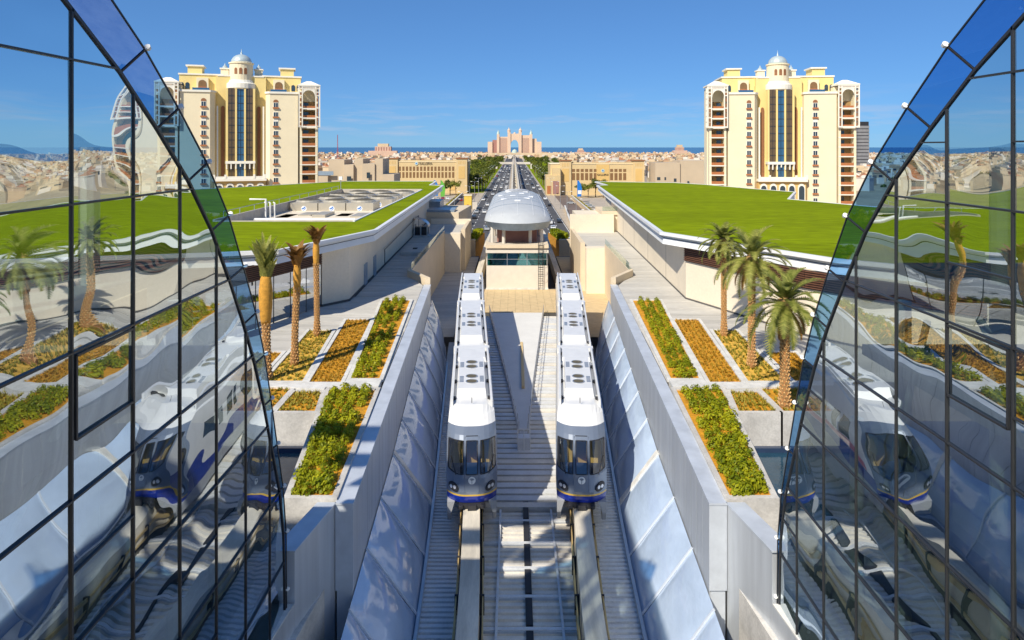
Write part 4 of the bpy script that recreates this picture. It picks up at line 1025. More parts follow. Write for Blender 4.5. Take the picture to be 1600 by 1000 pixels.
# ================================================================ twin apartment towers
def tower(label):
    t = thing('apartment_tower', label, 'tower')
    FH = 3.22
    for s in (-1, 1):
        P = lambda pts: [(s*u, y) for u, y in pts][::s]
        MB().prism(P([(8.2, 1.8), (8.2, 14), (19.0, 14), (19.0, 0), (9.6, 0)]), 0, 48.4).build('wing_wall', 'cream', t)
        MB().prism(P([(7.9, 1.6), (7.9, 14.2), (19.2, 14.2), (19.2, -.35), (9.4, -.35)]), 48.4, 49.1).build('cornice', 'trim', t)
        MB().box(min(s*7.2, s*7.7), -.1+2, 0, max(s*7.2, s*7.7), 2.3, 44).build('drain_pipe', 'trim', t)
        MB().prism(P([(18.9, 3), (18.9, 9), (26.0, 9), (26.0, 3)]), 0, 50.8).build('corner_core', 'cream', t)
        # windows of the wing
        for f in range(13):
            z = 46.2-2.6-f*FH
            if z < 2: break
            w = link('window', MB().box(-.85, -.10, 0, .85, .05, 1.75).mesh('window', 'trim'), t, loc=(s*11.6, 0, z))
            MB().box(-.68, -.14, .15, .68, -.11, 1.6).build('pane', 'window_glass', w)
            MB().box(-.05, -.17, .15, .05, -.145, 1.6).build('glazing_bar', 'trim', w)
            MB().box(-1.0, -.55, -.35, 1.0, -.12, .12).build('balcony_box', 'railbrown', w)
            if f in (0, 2): MB().vprism(arch(0, 1.75, 1.7, .1), -.12, -.02).build('arched_head', 'brown' if f == 0 else 'trim', w)
        # corner balconies
        for f in range(14):
            z = 46.2-.9-f*FH
            if z < 1: break
            b = link('balcony', MB().box(min(s*19.6, s*25.6), -.1, -.35, max(s*19.6, s*25.6), 3, 0).mesh('balcony', 'trim'), t, loc=(0, 0, z-1.9))
            MB().box(min(s*20.4, s*24.9), 2.9, 0, max(s*20.4, s*24.9), 3.02, 2.6).build('recess', 'balcony', b)
            MB().box(min(s*20.8, s*22.6), 2.84, .0, max(s*20.8, s*22.6), 2.9, 2.2).build('balcony_door', 'window_glass', b)
            MB().box(min(s*20.4, s*24.9), -.05, 0, max(s*20.4, s*24.9), .1, .95).build('balcony_rail', 'railbrown', b)
        for u in (19.6, 24.9): MB().box(min(s*u, s*(u+.8)), -.05, 0, max(s*u, s*(u+.8)), 3, 49.5).build('corner_pier', 'cream', t)
        # lattice box around the top three balconies
        zt, zb = 51.2, 36.9
        fr = MB()
        for u in (19.2, 20.3, 24.9, 26.2): fr.box(min(s*u, s*(u+.35)), -1.1, zb, max(s*u, s*(u+.35)), -.75, zt)
        for z in (zb, zb+3.3, zb+6.6, zt-3.4, zt-2.2, zt-.4): fr.box(min(s*19.2, s*20.6), -1.05, z, max(s*19.2, s*20.6), -.8, z+.3); fr.box(min(s*24.9, s*26.5), -1.05, z, max(s*24.9, s*26.5), -.8, z+.3)
        fr.box(min(s*19.2, s*26.5), -1.05, zb, max(s*19.2, s*26.5), -.8, zb+.5); fr.box(min(s*19.2, s*26.5), -1.05, zt-1.0, max(s*19.2, s*26.5), -.8, zt-.7); fr.box(min(s*19.2, s*26.5), -1.05, zt-.5, max(s*19.2, s*26.5), -.8, zt)
        for z in (zb+.6, zb+3.9): fr.box(min(s*20.3, s*25), -1.05, z+2.4, max(s*20.3, s*25), -.8, z+2.8)
        fr.build('lattice_frame', 'trim', t)
        # arched head over the top balcony
        cx = s*22.65; o = [(cx-2.4, zt-2.4), (cx-2.4, zt-.9), (cx+2.4, zt-.9), (cx+2.4, zt-2.4)]
        a = arch(cx, 0, 4.2, 0, 10, .5); hd = MB()
        ap = [(cx+2.1*math.cos(math.pi*i/10), zt-4.0+2.6*math.sin(math.pi*i/10)**.8) for i in range(11)]
        for i in range(10):
            (x0, z0), (x1, z1) = ap[i], ap[i+1]; hd.hexa([(x0, -1.0, z0), (x0, -.85, z0), (x1, -.85, z1), (x1, -1.0, z1)], [(x0, -1.0, zt-.95), (x0, -.85, zt-.95), (x1, -.85, zt-.95), (x1, -1.0, zt-.95)])
        hd.build('arch_head', 'trim', t)
        for k in range(5):
            x = s*(19.75+k*1.45); MB().box(min(x, x+s*.9), -1.0, zt-.92, max(x, x+s*.9), -.9, zt-.52).build('lattice_panel', 'brown', t)
        for z in (zb+.6, zb+2.2, zb+3.9, zb+5.4, zb+7.2, zb+9, zb+11):
            for u in (19.62, 25.32): MB().box(min(s*u, s*(u+.55)), -.98, z, max(s*u, s*(u+.55)), -.9, z+1.1).build('lattice_panel', 'brown', t)
        sd = MB()       # the return of the lattice towards the road side
        for k in range(4): sd.box(s*26.3-.15, -1+k*1.3, zb, s*26.3+.2, -.7+k*1.3, zt)
        for k in range(8): sd.box(s*26.3-.12, -1, zb+k*2.0, s*26.3+.17, 3.2, zb+k*2.0+.35)
        sd.build('lattice_side', 'trim', t)
        MB().box(min(s*19.0, s*26.6), -1.2, zt, max(s*19.0, s*26.6), 8, zt+.5).build('turret_cornice', 'trim', t)
        MB().add([(s*19.3, -1, zt+.5), (s*26.3, -1, zt+.5), (s*26.3, 7.5, zt+.5), (s*19.3, 7.5, zt+.5), (s*22.0, 2.6, zt+2.0), (s*23.6, 2.6, zt+2.0), (s*23.6, 4.2, zt+2.0), (s*22.0, 4.2, zt+2.0)], [(0, 1, 5, 4), (1, 2, 6, 5), (2, 3, 7, 6), (3, 0, 4, 7), (4, 5, 6, 7)]).build('turret_roof', 'trim', t)
        # set-back penthouse
        MB().box(min(s*6, s*20), 6, 48.4, max(s*6, s*20), 20, 54.6).build('penthouse_wall', 'yellow', t)
        MB().box(min(s*5.8, s*20.3), 5.7, 54.6, max(s*5.8, s*20.3), 20.3, 55.1).build('penthouse_cornice', 'trim', t)
        MB().box(min(s*13.0, s*17.6), 8, 55.1, max(s*13.0, s*17.6), 15, 57.7).build('lift_house', 'yellow', t)
        MB().box(min(s*12.4, s*18.2), 7.5, 57.7, max(s*12.4, s*18.2), 15.5, 58.2).build('lift_house_cap', 'trim', t)
        MB().box(min(s*10.6, s*14.4), 4.6, 48.4, max(s*10.6, s*14.4), 6.1, 53.6).build('penthouse_bay', 'cream', t)
        w = MB().vprism(arch(s*12.5, 50.2, 2.6, 1.2), 4.45, 4.58).build('penthouse_window', 'bronze_window', t)
        MB().box(s*12.5-1.3, 4.3, 49.6, s*12.5+1.3, 4.5, 50.5).build('balcony_rail', 'railbrown', t)
        for u in (7.6, 17.4, 19.2):
            w = MB().vprism(arch(s*u, 49.8, 1.3, 1.5), 5.85, 5.98).build('penthouse_window', 'window_glass', t)
        MB().box(min(s*9.8, s*15.2), .6, 48.9, max(s*9.8, s*15.2), .75, 49.9).build('glass_balustrade', 'blueglass', t)
        # tall arched strips either side of the centre bay
        MB().vprism(arch(s*5.9, 17.2, 1.1, 26, 8, .8), 3.6, 3.98).build('tall_arch_panel', 'brown', t)
        for k in range(2): MB().box(s*4.4-.35, 1.2, 0, s*4.4+.35, 2.2, 50).build('bay_pier', 'yellow', t) if k == 0 else None
    MB().box(-8.2, 4, 0, 8.2, 20, 54.2).build('centre_wall', 'yellow', t)
    MB().box(-7.6, 3.8, 54.2, 7.6, 18, 54.7).build('centre_cornice', 'trim', t)
    for u in (-5.6, 5.6):
        MB().box(u-1.3, 7, 54.7, u+1.3, 10, 57.0).build('corner_kiosk', 'cream', t)
        MB().box(u-1.6, 6.7, 57.0, u+1.6, 10.3, 57.4).build('kiosk_cap', 'trim', t)
        MB().lathe([(.9, 0), (.8, .6), (.3, 1.1), (.05, 1.8)], 10, (u, 8.5, 57.4)).build('kiosk_dome', 'dome', t)
    # glazed centre bay
    for nm, u0, u1, m_ in (('bay_glazing', -3.95, -1.75, 'bronze'), ('bay_glazing', -1.15, 1.15, 'blueglass'), ('bay_glazing', 1.75, 3.95, 'bronze')):
        gz = link(nm, MB().box(u0, 1.4, 16.5, u1, 4, 50).mesh(nm, m_), t)
        for k in range(13): MB().box(u0, 1.3, 17.4+k*2.5, u1, 1.4, 17.55+k*2.5).build('spandrel', 'mullion', gz)
        MB().box((u0+u1)/2-.05, 1.31, 16.5, (u0+u1)/2+.05, 1.39, 50).build('glazing_bar', 'mullion', gz)
    for u in (-1.45, 1.45): MB().box(u-.3, 1.0, 16.5, u+.3, 4, 50).build('bay_pier', 'yellow', t)
    MB().box(-4.8, .5, 24.4, 4.8, 4, 25.3).build('bay_lintel', 'trim', t)
    for u in (-4.4, -3, -1.45, 0, 1.45, 3, 4.4): MB().box(u-.18, .6, 22.6 if abs(u) > .1 else 23.4, u+.18, 1.3, 24.4).build('bracket', 'trim', t)
    MB().lathe([(4.6, 0), (5.0, .4), (5.0, 2.0), (4.4, 2.4), (4.1, 3.2)], 24, (0, 5.6, 49.8)).build('drum_base', 'trim', t)
    dr = link('drum', MB().lathe([(3.9, 0), (3.9, 5.6), (4.2, 5.7), (4.2, 6.1), (3.4, 6.3)], 24, (0, 5.6, 53)).mesh('drum', 'cream'), t)
    for k in (-1, 0, 1):
        a = k*.42; MB().vprism(arch(0, 55.0, 1.0, 1.6), -.1, .25).build('drum_window', 'brown', dr).matrix_local = Matrix.Translation((3.85*math.sin(a), 5.6-3.85*math.cos(a), 0)) @ Matrix.Rotation(a, 4, 'Z')
    MB().lathe([(3.45*math.cos(a), 2.9*math.sin(a)) for a in [math.pi/2*i/10 for i in range(10)]]+[(.25, 3.0), (.35, 3.4), (.12, 3.8), (.05, 4.8)], 24, (0, 5.6, 59.2)).build('dome', 'dome', t, True)
    # portico
    pt = link('portico', MB().box(-8.6, -1.6, 18.6, 8.6, 4, 19.4).mesh('portico', 'trim'), t)
    MB().box(-8.4, -1.5, 19.4, 8.4, -1.25, 20.2).build('balustrade', 'trim', pt)
    for u in (-8.2, -4.6, 4.6, 8.2): MB().box(u-.35, -1.65, 19.4, u+.35, -1.1, 20.8).build('pedestal', 'trim', pt)
    MB().box(-8.3, -.6, 0, 8.3, 4, 18.6).build('portico_wall', 'ochre_panel', pt)
    for u in (-6.6, -3.2, 0, 3.2, 6.6):
        a_ = link('portico_arch', MB().vprism(arch(u, 12.4, 2.5, 3.9, 10, .65), -.9, -.62).mesh('portico_arch', 'trim'), pt)
        MB().vprism(arch(u, 12.2, 1.9, 3.8, 10, .65), -.98, -.91).build('arch_glass', 'window_glass', a_)
    MB().box(-26.5, .5, 0, 26.5, 12, .6).build('base', 'cream', t)
    return t
t1 = tower('cream domed apartment tower behind the chiller roof, left'); t1.scale = (.98, .98, 1); t1.location = (-92.6, 231, 0); t1.rotation_euler = (0, 0, R(18))
t2 = copy_tree(t1); t2.scale = (.93, .93, .99); t2.location = (90.3, 230, 0); t2.rotation_euler = (0, 0, R(-6)); t2['label'] = 'cream domed apartment tower behind the plain grass roof, right'

# ================================================================ middle distance
def font(txt, size, m_, parent, loc):
    c = bpy.data.curves.new('lettering', 'FONT'); c.body = txt; c.size = size; c.extrude = .05; c.align_x = 'CENTER'; c.materials.append(M[m_])
    tmp = bpy.data.objects.new('lettering', c); COL.objects.link(tmp); bpy.context.view_layer.update()
    me = bpy.data.meshes.new_from_object(tmp); bpy.data.objects.remove(tmp); o = link('lettering', me, parent, loc=loc); o.rotation_euler = (R(90), 0, 0); return o
def galleria(x0, x1, y, h, label, right):
    g = thing('gallery_building', label, 'building', loc=(0, y, 0)); w = x1-x0
    MB().box(x0, 0, 0, x1, 30, h-1.2).build('wall', 'ochre', g); MB().box(x0-.3, -.3, h-1.2, x1+.3, 30, h-.9).build('cornice', 'cream', g)
    MB().box(x0+7, -.15, h-.9, x1-7, 1, h).build('parapet', 'ochre', g)
    for a in (x0, x1-7) if not right else (x0+6, x1-7):
        c = link('corner_tower', MB().box(a, -1, 0, a+7, 8, h+.8).mesh('corner_tower', 'ochre'), g)
        MB().box(a-.5, -1.5, h+.8, a+7.5, 8.5, h+1.5).build('tower_cap', 'brown', c)
        MB().box(a+1.4, -1.12, h-12, a+5.6, -1.0, h-4).build('inset_panel', 'ochre_panel', c)
        for k in range(5): MB().box(a+1.3+k, -1.1, h-2.6, a+1.65+k, -1.0, h-.6).build('slot', 'ochre_panel', c)
    if not right:
        n = 16
        for k in range(n):
            a = lerp(x0+8.2, x1-9.2, k/(n-1))
            for z0, z1 in ((h-11.5, h-7.8), (h-7.0, h-4.2)):
                MB().box(a-.7, -.1, z0, a+.7, .02, z1).build('window', 'bronze_window', g)
        for k in range(6):
            a = lerp(x0+10, x1-10, k/5); MB().vprism(arch(a, h-19.5, 4.0, 3.0, 8, .5), -.2, -.02).build('arch_panel', 'ochre_panel', g)
        sx = (x0+x1)/2-1; lz = h-2.9; ls = 2.0
    else:
        for grp in ((x0+14.5, 6), (x1-20.5, 4)):
            for k in range(grp[1]):
                a = grp[0]+k*2.75
                for z0, z1 in ((h-11.2, h-6.8), (h-6.0, h-4.2)): MB().box(a-.95, -.1, z0, a+.95, .02, z1).build('window', 'bronze_window', g)
        MB().box(x1-30, -.25, h-13, x1-22, .0, h-1.3).build('sign_panel', 'ochre_panel', g)
        e_ = link('entrance_block', MB().box(x0-3, -6, 0, x0+6, 10, h-8).mesh('entrance_block', 'ochre'), g)
        MB().box(x0+1.2, -6.1, 1, x0+5, -5.98, 9).build('doorway', 'hotel_dark', e_)
        MB().box(x0-2.4, -6.1, 1, x0+.2, -5.98, 6).build('doorway', 'railbrown', e_)
        MB().box(x0+1, -5, h-8, x0+6, 8, h-3.5).build('upper_block', 'ochre', e_)
        sx = x1-26; lz = h-8.4; ls = 1.7
    lg = link('round_logo', MB().vprism([(sx-(6 if not right else 0)+1.15*math.cos(a), (lz+.7 if not right else h-5.3)+1.15*math.sin(a)) for a in [2*math.pi*k/16 for k in range(16)]], -.42, -.3).mesh('round_logo', 'hotel_dome'), g)
    cz_ = lz+.7 if not right else h-5.3; cx_ = sx-(6 if not right else 0)
    MB().vprism([(cx_+.6*math.cos(a), cz_+.6*math.sin(a)) for a in [2*math.pi*k/4 for k in range(4)]], -.46, -.43).build('logo_star', 'flag_blue', lg)
    font('GALLERIA', ls, 'dark', g, (sx, -.42, lz))
galleria(-82.6, -30.4, 445, 21.6, 'long ochre gallery building with two rows of tall windows, left of the road', False)
galleria(23, 82, 430, 20.5, 'ochre gallery building with round logo sign, right of the road', True)
def block(name, label, boxes, wins, m_, y, cat='building'):
    b = thing(name, label, cat, loc=(0, y, 0))
    for bx in boxes: MB().box(*bx).build('wall', m_, b)
    for (x, z, w, h) in wins: MB().box(x-w/2, -.12 , z, x+w/2, .03, z+h).build('window', 'window_glass', b)
    return b
B = block('terraced_block', 'low grey sandstone block stepping down behind the left mall roof',
      [(-112, 0, 0, -96, 20, 17), (-96.1, 2, 0, -88, 20, 23.5), (-88, 1, 0, -83, 20, 21), (-83, 3, 0, -78.5, 20, 24), (-78.5, 1, 0, -72, 20, 21.5), (-72, 2, 0, -68, 20, 24), (-68, 1, 0, -62, 20, 16)],
      [(-108, 5, 2, 3.5), (-100, 4, 2, 3), (-93, 5, 2, 3), (-85, 12, 2.2, 3), (-75, 8, 1.8, 3), (-75, 14, 1.8, 3), (-66, 6, 1.6, 3)], 'sandstone', 352)
lg = link('sign_board', MB().box(-104, -.3, 15.5, -93, -.12, 17.6).mesh('sign_board', 'station_rim'), B)
B = block('terraced_block', 'plain sandstone block with small dark windows left of the right tower',
      [(86, 0, 0, 101, 20, 20.5), (101, 1, 0, 118, 20, 21.8), (118, .5, 0, 137, 20, 21)],
      [(88, 6, 2, 1.8), (88, 10, 2, 1.8), (92, 6, 1, 1.8), (92, 10, 1, 1.8), (98, 9, 1.6, 2), (98, 5, 1.6, 2), (106, 7, 1.2, 2.4), (112, 5, 1.6, 2), (116, 5, 1.8, 2), (120, 5, 1.8, 1.8), (124, 5, 1.8, 1.8), (134, 5, 1.5, 3), (133, 14, 3, 2)], 'sandstone', 415)
gt = thing('unfinished_tower', 'grey unfinished tower beyond the right apartment tower', 'tower', loc=(410, 800, 0))
for k in range(14): MB().box(-6.5, 0, 4*k, 6.5, 14, 4*k+3.1).build('storey', 'grey_tower', gt)
MB().box(-6, .4, 0, 6, 13.6, 60).build('core', 'dark', gt)
# hotel on the far shore with its great arch
ht = thing('hotel', 'distant salmon hotel with a great central arch and turrets', 'hotel', loc=(2, 2050, 0)); ht.scale = (.95, 1, .93)
for s in (-1, 1):
    MB().box(min(s*22, s*48), 0, 0, max(s*22, s*48), 30, 71 if s > 0 else 66).build('wing', 'hotel', ht)
    MB().box(min(s*48, s*56), -4, 0, max(s*48, s*56), 30, 74).build('turret_tower', 'hotel', ht)
    MB().lathe([(5, 0), (4, 5), (1.4, 10), (.2, 15)], 8, (s*52, 6, 74)).build('turret_spire', 'hotel_dome', ht)
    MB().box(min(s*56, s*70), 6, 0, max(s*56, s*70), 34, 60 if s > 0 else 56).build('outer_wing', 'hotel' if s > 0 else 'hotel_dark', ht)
    MB().box(min(s*70, s*85), 2, 0, max(s*70, s*85), 34, 50).build('end_wing', 'hotel', ht)
    MB().box(min(s*12.5, s*22), -5, 0, max(s*12.5, s*22), 30, 80).build('arch_tower', 'hotel', ht)
    MB().lathe([(5, 0), (5, 6), (5.6, 6.5), (3.5, 10), (1, 13), (.2, 18)], 10, (s*18, 4, 80)).build('arch_tower_dome', 'hotel', ht)
    g = MB()
    for k in range(8): g.box(s*(24.5+k*2.9)-.5, -.6, 8, s*(24.5+k*2.9)+.5, 0, 62)
    g.build('window_bays', 'hotel_dark', ht)
ar = MB(); pts = [(12.5*math.cos(a), 34+22*math.sin(a)**.8) for a in [math.pi*i/14 for i in range(15)]]
for i in range(14):
    (x0, z0), (x1, z1) = pts[i], pts[i+1]; ar.hexa([(x0, -2, z0), (x0, 20, z0), (x1, 20, z1), (x1, -2, z1)], [(x0, -2, 76), (x0, 20, 76), (x1, 20, 76), (x1, -2, 76)])
ar.build('arch', 'hotel', ht); MB().lathe([(4, 0), (3, 3), (.5, 5)], 10, (0, 4, 76)).build('arch_crest', 'hotel', ht)
MB().box(-150, -30, 0, 160, -10, 14).build('podium', 'villa_cream', ht)
MB().lathe([(9, 0), (8, 6), (4, 10), (.5, 12)], 12, (0, -18, 14)).build('entrance_dome', 'hotel_dome', ht)
for nm, lb, x, y, w, h in (('shore_hotel', 'pale pink slab hotel on the shore left of the arch hotel', -365, 1900, 44, 40), ('shore_hotel', 'small domed pavilion on the shore right of the arch hotel', 235, 2400, 22, 26), ('shore_hotel', 'brown blocky building on the shore near the right tower', 560, 2300, 26, 38)):
    b = thing(nm, lb, 'building', loc=(x, y, 0)); MB().box(-w/2, 0, 0, w/2, 20, h*.8).build('wall', 'villa_pink', b)
    MB().box(-w/3, 2, h*.8, w/3, 16, h).build('upper_storey', 'villa_cream', b); MB().box(-w*.9, -4, 0, w*.9, 14, h*.5).build('podium', 'villa_pink', b)
    g = MB()
    for k in range(6): g.box(-w/2+w*(k+.25)/6, -.5, h*.2, -w/2+w*(k+.65)/6, 0, h*.75)
    g.build('window_bays', 'hotel_dark', b)
ms = thing('radio_mast', 'thin red radio mast standing over the villas', 'mast', loc=(-310, 1200, 0))
for a in (0, 2.09, 4.19): MB().tube([(1.2*math.cos(a), 1.2*math.sin(a), 0), (.3*math.cos(a), .3*math.sin(a), 52)], .25, 4).build('leg', 'mast', ms)
for k in range(10): MB().box(-1.1+k*.09, -1.1+k*.09, 4+k*5, 1.1-k*.09, 1.1-k*.09, 4.4+k*5).build('brace', 'mast', ms)

# ---------------------------------------------------------------- villas
def villa_geo(mb, x, y, rnd, rz, simple):
    c, s_ = math.cos(rz), math.sin(rz)
    def bx(x0, y0, z0, x1, y1, z1, m_):
        p = [(x+c*a-s_*b, y+s_*a+c*b) for a, b in ((x0, y0), (x1, y0), (x1, y1), (x0, y1))]; mb.mi(m_); mb.hexa([(*q, z0) for q in p], [(*q, z1) for q in p])
    w, d, h = rnd.uniform(5.5, 8), rnd.uniform(5, 8), rnd.uniform(6.5, 9); k = rnd.random(); body = 0 if k < .5 else 1 if k < .78 else 2
    bx(-w, -d, 0, w, d, h, body); bx(-w-.3, -d-.3, h, w+.3, d+.3, h+.4, body)
    bx(-w*.2, -d-2.2, 0, w*.75, -d, h*.55, 1); bx(-w*.9, -d*.5, h+.4, -w*.2, d*.6, h+rnd.uniform(2, 3.5), body)
    if rnd.random() < .5:
        a = [(w*.0, -d*.8), (w*.95, -d*.8), (w*.95, d*.8), (0, d*.8)]; q = [(x+c*u-s_*v, y+s_*u+c*v) for u, v in a]; m0 = (sum(p[0] for p in q)/4, sum(p[1] for p in q)/4)
        mb.mi(3).add([(*p, h+.4) for p in q]+[(*m0, h+2.6)], [(0, 1, 4), (1, 2, 4), (2, 3, 4), (3, 0, 4)])
    if not simple:
        for zz in (1.2, h*.58):
            for k in range(4):
                u = lerp(-w*.8, w*.65, k/3); bx(u, -d-.06, zz, u+w*.22, -d+.02, zz+1.7, 4)
    else:
        bx(-w*.85, -d-.06, h*.55, -w*.3, -d+.02, h*.8, 4); bx(w*.2, -d-.06, h*.6, w*.8, -d+.02, h*.82, 4)
VM = ['villa_cream', 'villa_white', 'villa_tan', 'tile_roof', 'window_glass']
rnd = random.Random(11); VP = []
def vclear(x, y):
    if -78 < x < 78 and y < 1700: return False
    if y < 640 and (abs(x+91) < 50 or abs(x-90) < 50): return y > 300 and y > 520
    return True
protos = []; VL = []
for k in range(14):
    mb = MB(); villa_geo(mb, 0, 0, random.Random(100+k), 0, False); protos.append(mb.mesh('villa', VM)); VL.append(('cream', 'white', 'tan')[mb.m[0]]+(' villa with tiled hip roof' if 3 in mb.m else ' flat roofed villa'))
spots = []
y = 470
while y < 2950:
    st_ = 15+y*.012; xm = min(.80*y, 1500); x = -xm
    while x < xm:
        xx, yy = x+rnd.uniform(-4, 4), y+rnd.uniform(-5, 5)
        if vclear(xx, yy) and rnd.random() < .84: spots.append((xx, yy))
        x += st_*1.5
    y += st_*1.55
inview = [p for p in spots if -.33*p[1] < p[0] < .33*p[1] and not (p[1] < 560 and -90 < p[0] < 90)]
inview.sort(key=lambda p: p[1]); near = set(inview[:290]); far = MB()
for (x, yv) in spots:
    rz = rnd.choice((0, .3, -.3, .8, 1.2, 2.4, 3.1))
    if (x, yv) in near:
        sd = 'left' if x < 0 else 'right'
        pk = rnd.randrange(14); bd = 'just beyond the gallery' if yv < 620 else 'in the middle of the quarter'
        o = link('villa', protos[pk], None, '%s %s %s of the avenue' % (VL[pk], bd, sd), 'house', '%ss %s %s' % (VL[pk], bd, sd), loc=(x, yv, 0), rz=rz); k = rnd.uniform(.85, 1.25); o.scale = (k, k, k*rnd.uniform(.9, 1.2))
    else: villa_geo(far, x, yv, rnd, rz, True)
far.build('villa_quarter', VM, None, label='mass of far cream villas spreading towards the sea', cat='houses', kind='stuff')
ft = MB()
for k in range(1500):
    yv = rnd.uniform(470, 2800); x = rnd.uniform(-.8, .8)*min(yv, 1900)
    if abs(x) < 80 and yv < 1700: continue
    if yv < 640 and 40 < abs(x) < 142: continue
    q = rnd.uniform(2.2, 4.2); sub_ = leaf_clump(900+k % 40, 34, q, q*.9, 1.1); ft.add([(a+x, b+yv, c+q*.6) for a, b, c in sub_.v], sub_.f)
ft.build('far_trees', 'tree_leaf', None, label='scattered far trees growing among the villas', cat='trees', kind='stuff')
# ---------------------------------------------------------------- trees by the avenue
TP = []
for k in range(4):
    r2 = random.Random(200+k); mb = MB()
    for j in range(6):
        cx, cy, cz, q = r2.uniform(-1.8, 1.8), r2.uniform(-1.8, 1.8), r2.uniform(3.2, 6.2), r2.uniform(1.3, 2.1)
        sub = leaf_clump(300+k*10+j, 90, q, q*.85, .42); mb.add([(a+cx, b+cy, c+cz) for a, b, c in sub.v], sub.f)
    tr = MB().tube([(0, 0, 0), (.1, 0, 1.8), (0, .1, 3.4)], [.28, .2, .14], 6)
    for a in (0, 2.1, 4.2): tr.tube([(0, .05, 2.6), (.8*math.cos(a), .8*math.sin(a), 4.0), (1.5*math.cos(a), 1.5*math.sin(a), 5.0)], [.12, .08, .04], 5)
    TP.append((tr.mesh('trunk', 'bark'), mb.mesh('crown', 'tree_leaf')))
def tree(x, y, sc, label, group):
    p = TP[rnd.randrange(4)]; t = thing('tree', label, 'tree', group, (x, y, .1), rnd.uniform(0, 6.28)); t.scale = (sc, sc, sc*rnd.uniform(.9, 1.2)); link('trunk', p[0], t); link('crown', p[1], t)
for k in range(290):
    yv = 455+1050*(k/290)**1.3; s = -1 if k % 2 else 1
    u = rnd.uniform(22, 34) if k % 4 < 2 else rnd.uniform(30, 76)
    if s > 0 and yv < 500: yv += 60
    dl = '%s row, %s stretch of the belt %s of the avenue' % ('kerbside' if u < 34 else 'back', 'near' if yv < 580 else 'middle' if yv < 850 else 'far', SIDE[s])
    tree(s*u+AX, yv, rnd.uniform(1.1, 1.8), 'bushy green tree in the '+dl, 'trees of the '+dl)
for x, yv, k in ((-58, 425, 1.2), (-54, 415, 1.0), (-44, 420, 1.1), (-40, 428, 1.5), (-36, 424, 1.2), (40, 408, 1.25), (44, 405, 1.2), (49, 410, 1.35), (53, 405, 1.3)):
    tree(x, yv, k, 'dark slim tree in front of the %s gallery building' % ('left' if x < 0 else 'right'), 'trees before the %s gallery' % ('left' if x < 0 else 'right'))
# hedges along the parking
for x, y0, y1, lb in ((-33.2, 300, 420, 'left'), (35, 260, 400, 'right')):
    mb = MB(); r2 = random.Random(int(y0))
    for k in range(1500):
        c = Vector((x+r2.uniform(-.8, .8), r2.uniform(y0, y1), r2.uniform(.1, 1.5))); n_ = Vector((r2.uniform(-1, 1), r2.uniform(-1, 1), r2.uniform(-.2, 1))).normalized(); u = n_.orthogonal()*.35; v = n_.cross(u)*.8; mb.quad(c-u, c+v, c+u, c-v)
    mb.build('hedge', 'cover_leaf', None, label='yellow green hedge edging the %s car park' % lb, cat='hedge')
# ---------------------------------------------------------------- traffic
def car_mesh(paint):
    mb = MB(); prof = [(-2.2, .35), (-2.25, .75), (-1.3, .95), (-.75, 1.45), (.9, 1.48), (1.75, 1.0), (2.2, .9), (2.22, .35)]
    def ring(w, shrink): return [(w*(1-shrink*(1 if z > 1.2 else 0)), y, z) for y, z in prof]
    a, b = ring(-.9, .16), ring(.9, .16); n = 8
    mb.mi(0).add(a+b, [tuple(range(n)), tuple(reversed(range(n, 2*n)))]+[(i, n+i, n+(i+1) % n, (i+1) % n) for i in range(n)])
    mb.mi(1).add([(-.72, -1.24, 1.0), (.72, -1.24, 1.0), (.66, -.79, 1.43), (-.66, -.79, 1.43)], [(0, 1, 2, 3)])
    mb.add([(-.66, .95, 1.46), (.66, .95, 1.46), (.72, 1.68, 1.07), (-.72, 1.68, 1.07)], [(0, 1, 2, 3)])
    for s in (-1, 1): mb.add([(s*.9, -1.1, 1.0), (s*.9, 1.5, 1.02), (s*.78, .85, 1.4), (s*.78, -.7, 1.4)], [(0, 1, 2, 3)])
    for s in (-1, 1):
        for y in (-1.35, 1.4): mb.mi(2).loft([[(s*.72+dx, y+.33*math.cos(t), .33+.33*math.sin(t)) for t in [2*math.pi*k/10 for k in range(10)]] for dx in (-.02*s, .2*s)], True, True)
    return mb.mesh('car', [paint, 'window_glass', 'dark'])
CM = {c: car_mesh('car_'+c) for c in ('white', 'black', 'silver', 'red', 'blue')}
def put_car(x, y, rz, where, grp):
    c = rnd.choices(('white', 'silver', 'black', 'red', 'blue'), (6, 3, 2, .6, .6))[0]
    link('car', CM[c], None, '%s car %s' % (c, where), 'car', grp, loc=(x, y, .03), rz=rz)
LN = {-17: 'outer', -13.3: 'third', -9.5: 'second', -5.8: 'inner', 7: 'inner', 10.7: 'second', 14.4: 'third', 18: 'outer'}
NF = lambda y: 'near the station' if y < 330 else 'abreast of the galleries' if y < 520 else 'far along' if y < 800 else 'near the footbridge'
y = 215
while y < 1100:
    for x in (-17, -13.3, -9.5, -5.8):
        if rnd.random() < .62: put_car(x+rnd.uniform(-.3, .3), y+rnd.uniform(-4, 4), math.pi, '%s in the %s lane left of the viaduct' % (NF(y), LN[x]), 'cars %s in the %s lane left of the viaduct' % (NF(y), LN[x]))
    for x in (7, 10.7, 14.4, 18):
        if rnd.random() < .26: put_car(x+rnd.uniform(-.3, .3), y+rnd.uniform(-4, 4), 0, '%s in the %s lane right of the viaduct' % (NF(y), LN[x]), 'cars %s in the %s lane right of the viaduct' % (NF(y), LN[x]))
    y += 14+y*.018
for x, yv in ((-28, 285), (-26, 330), (-29, 380), (-25.5, 250)): put_car(x, yv, math.pi, 'on the left service road', 'cars on the left service road')
for x, yv in ((38, 300), (38, 310), (38, 340), (38, 352), (46, 255), (50, 262), (47, 240), (52, 240), (29, 270), (30, 360)): put_car(x, yv, 1.5, 'in the right car park', 'cars in the right car park')
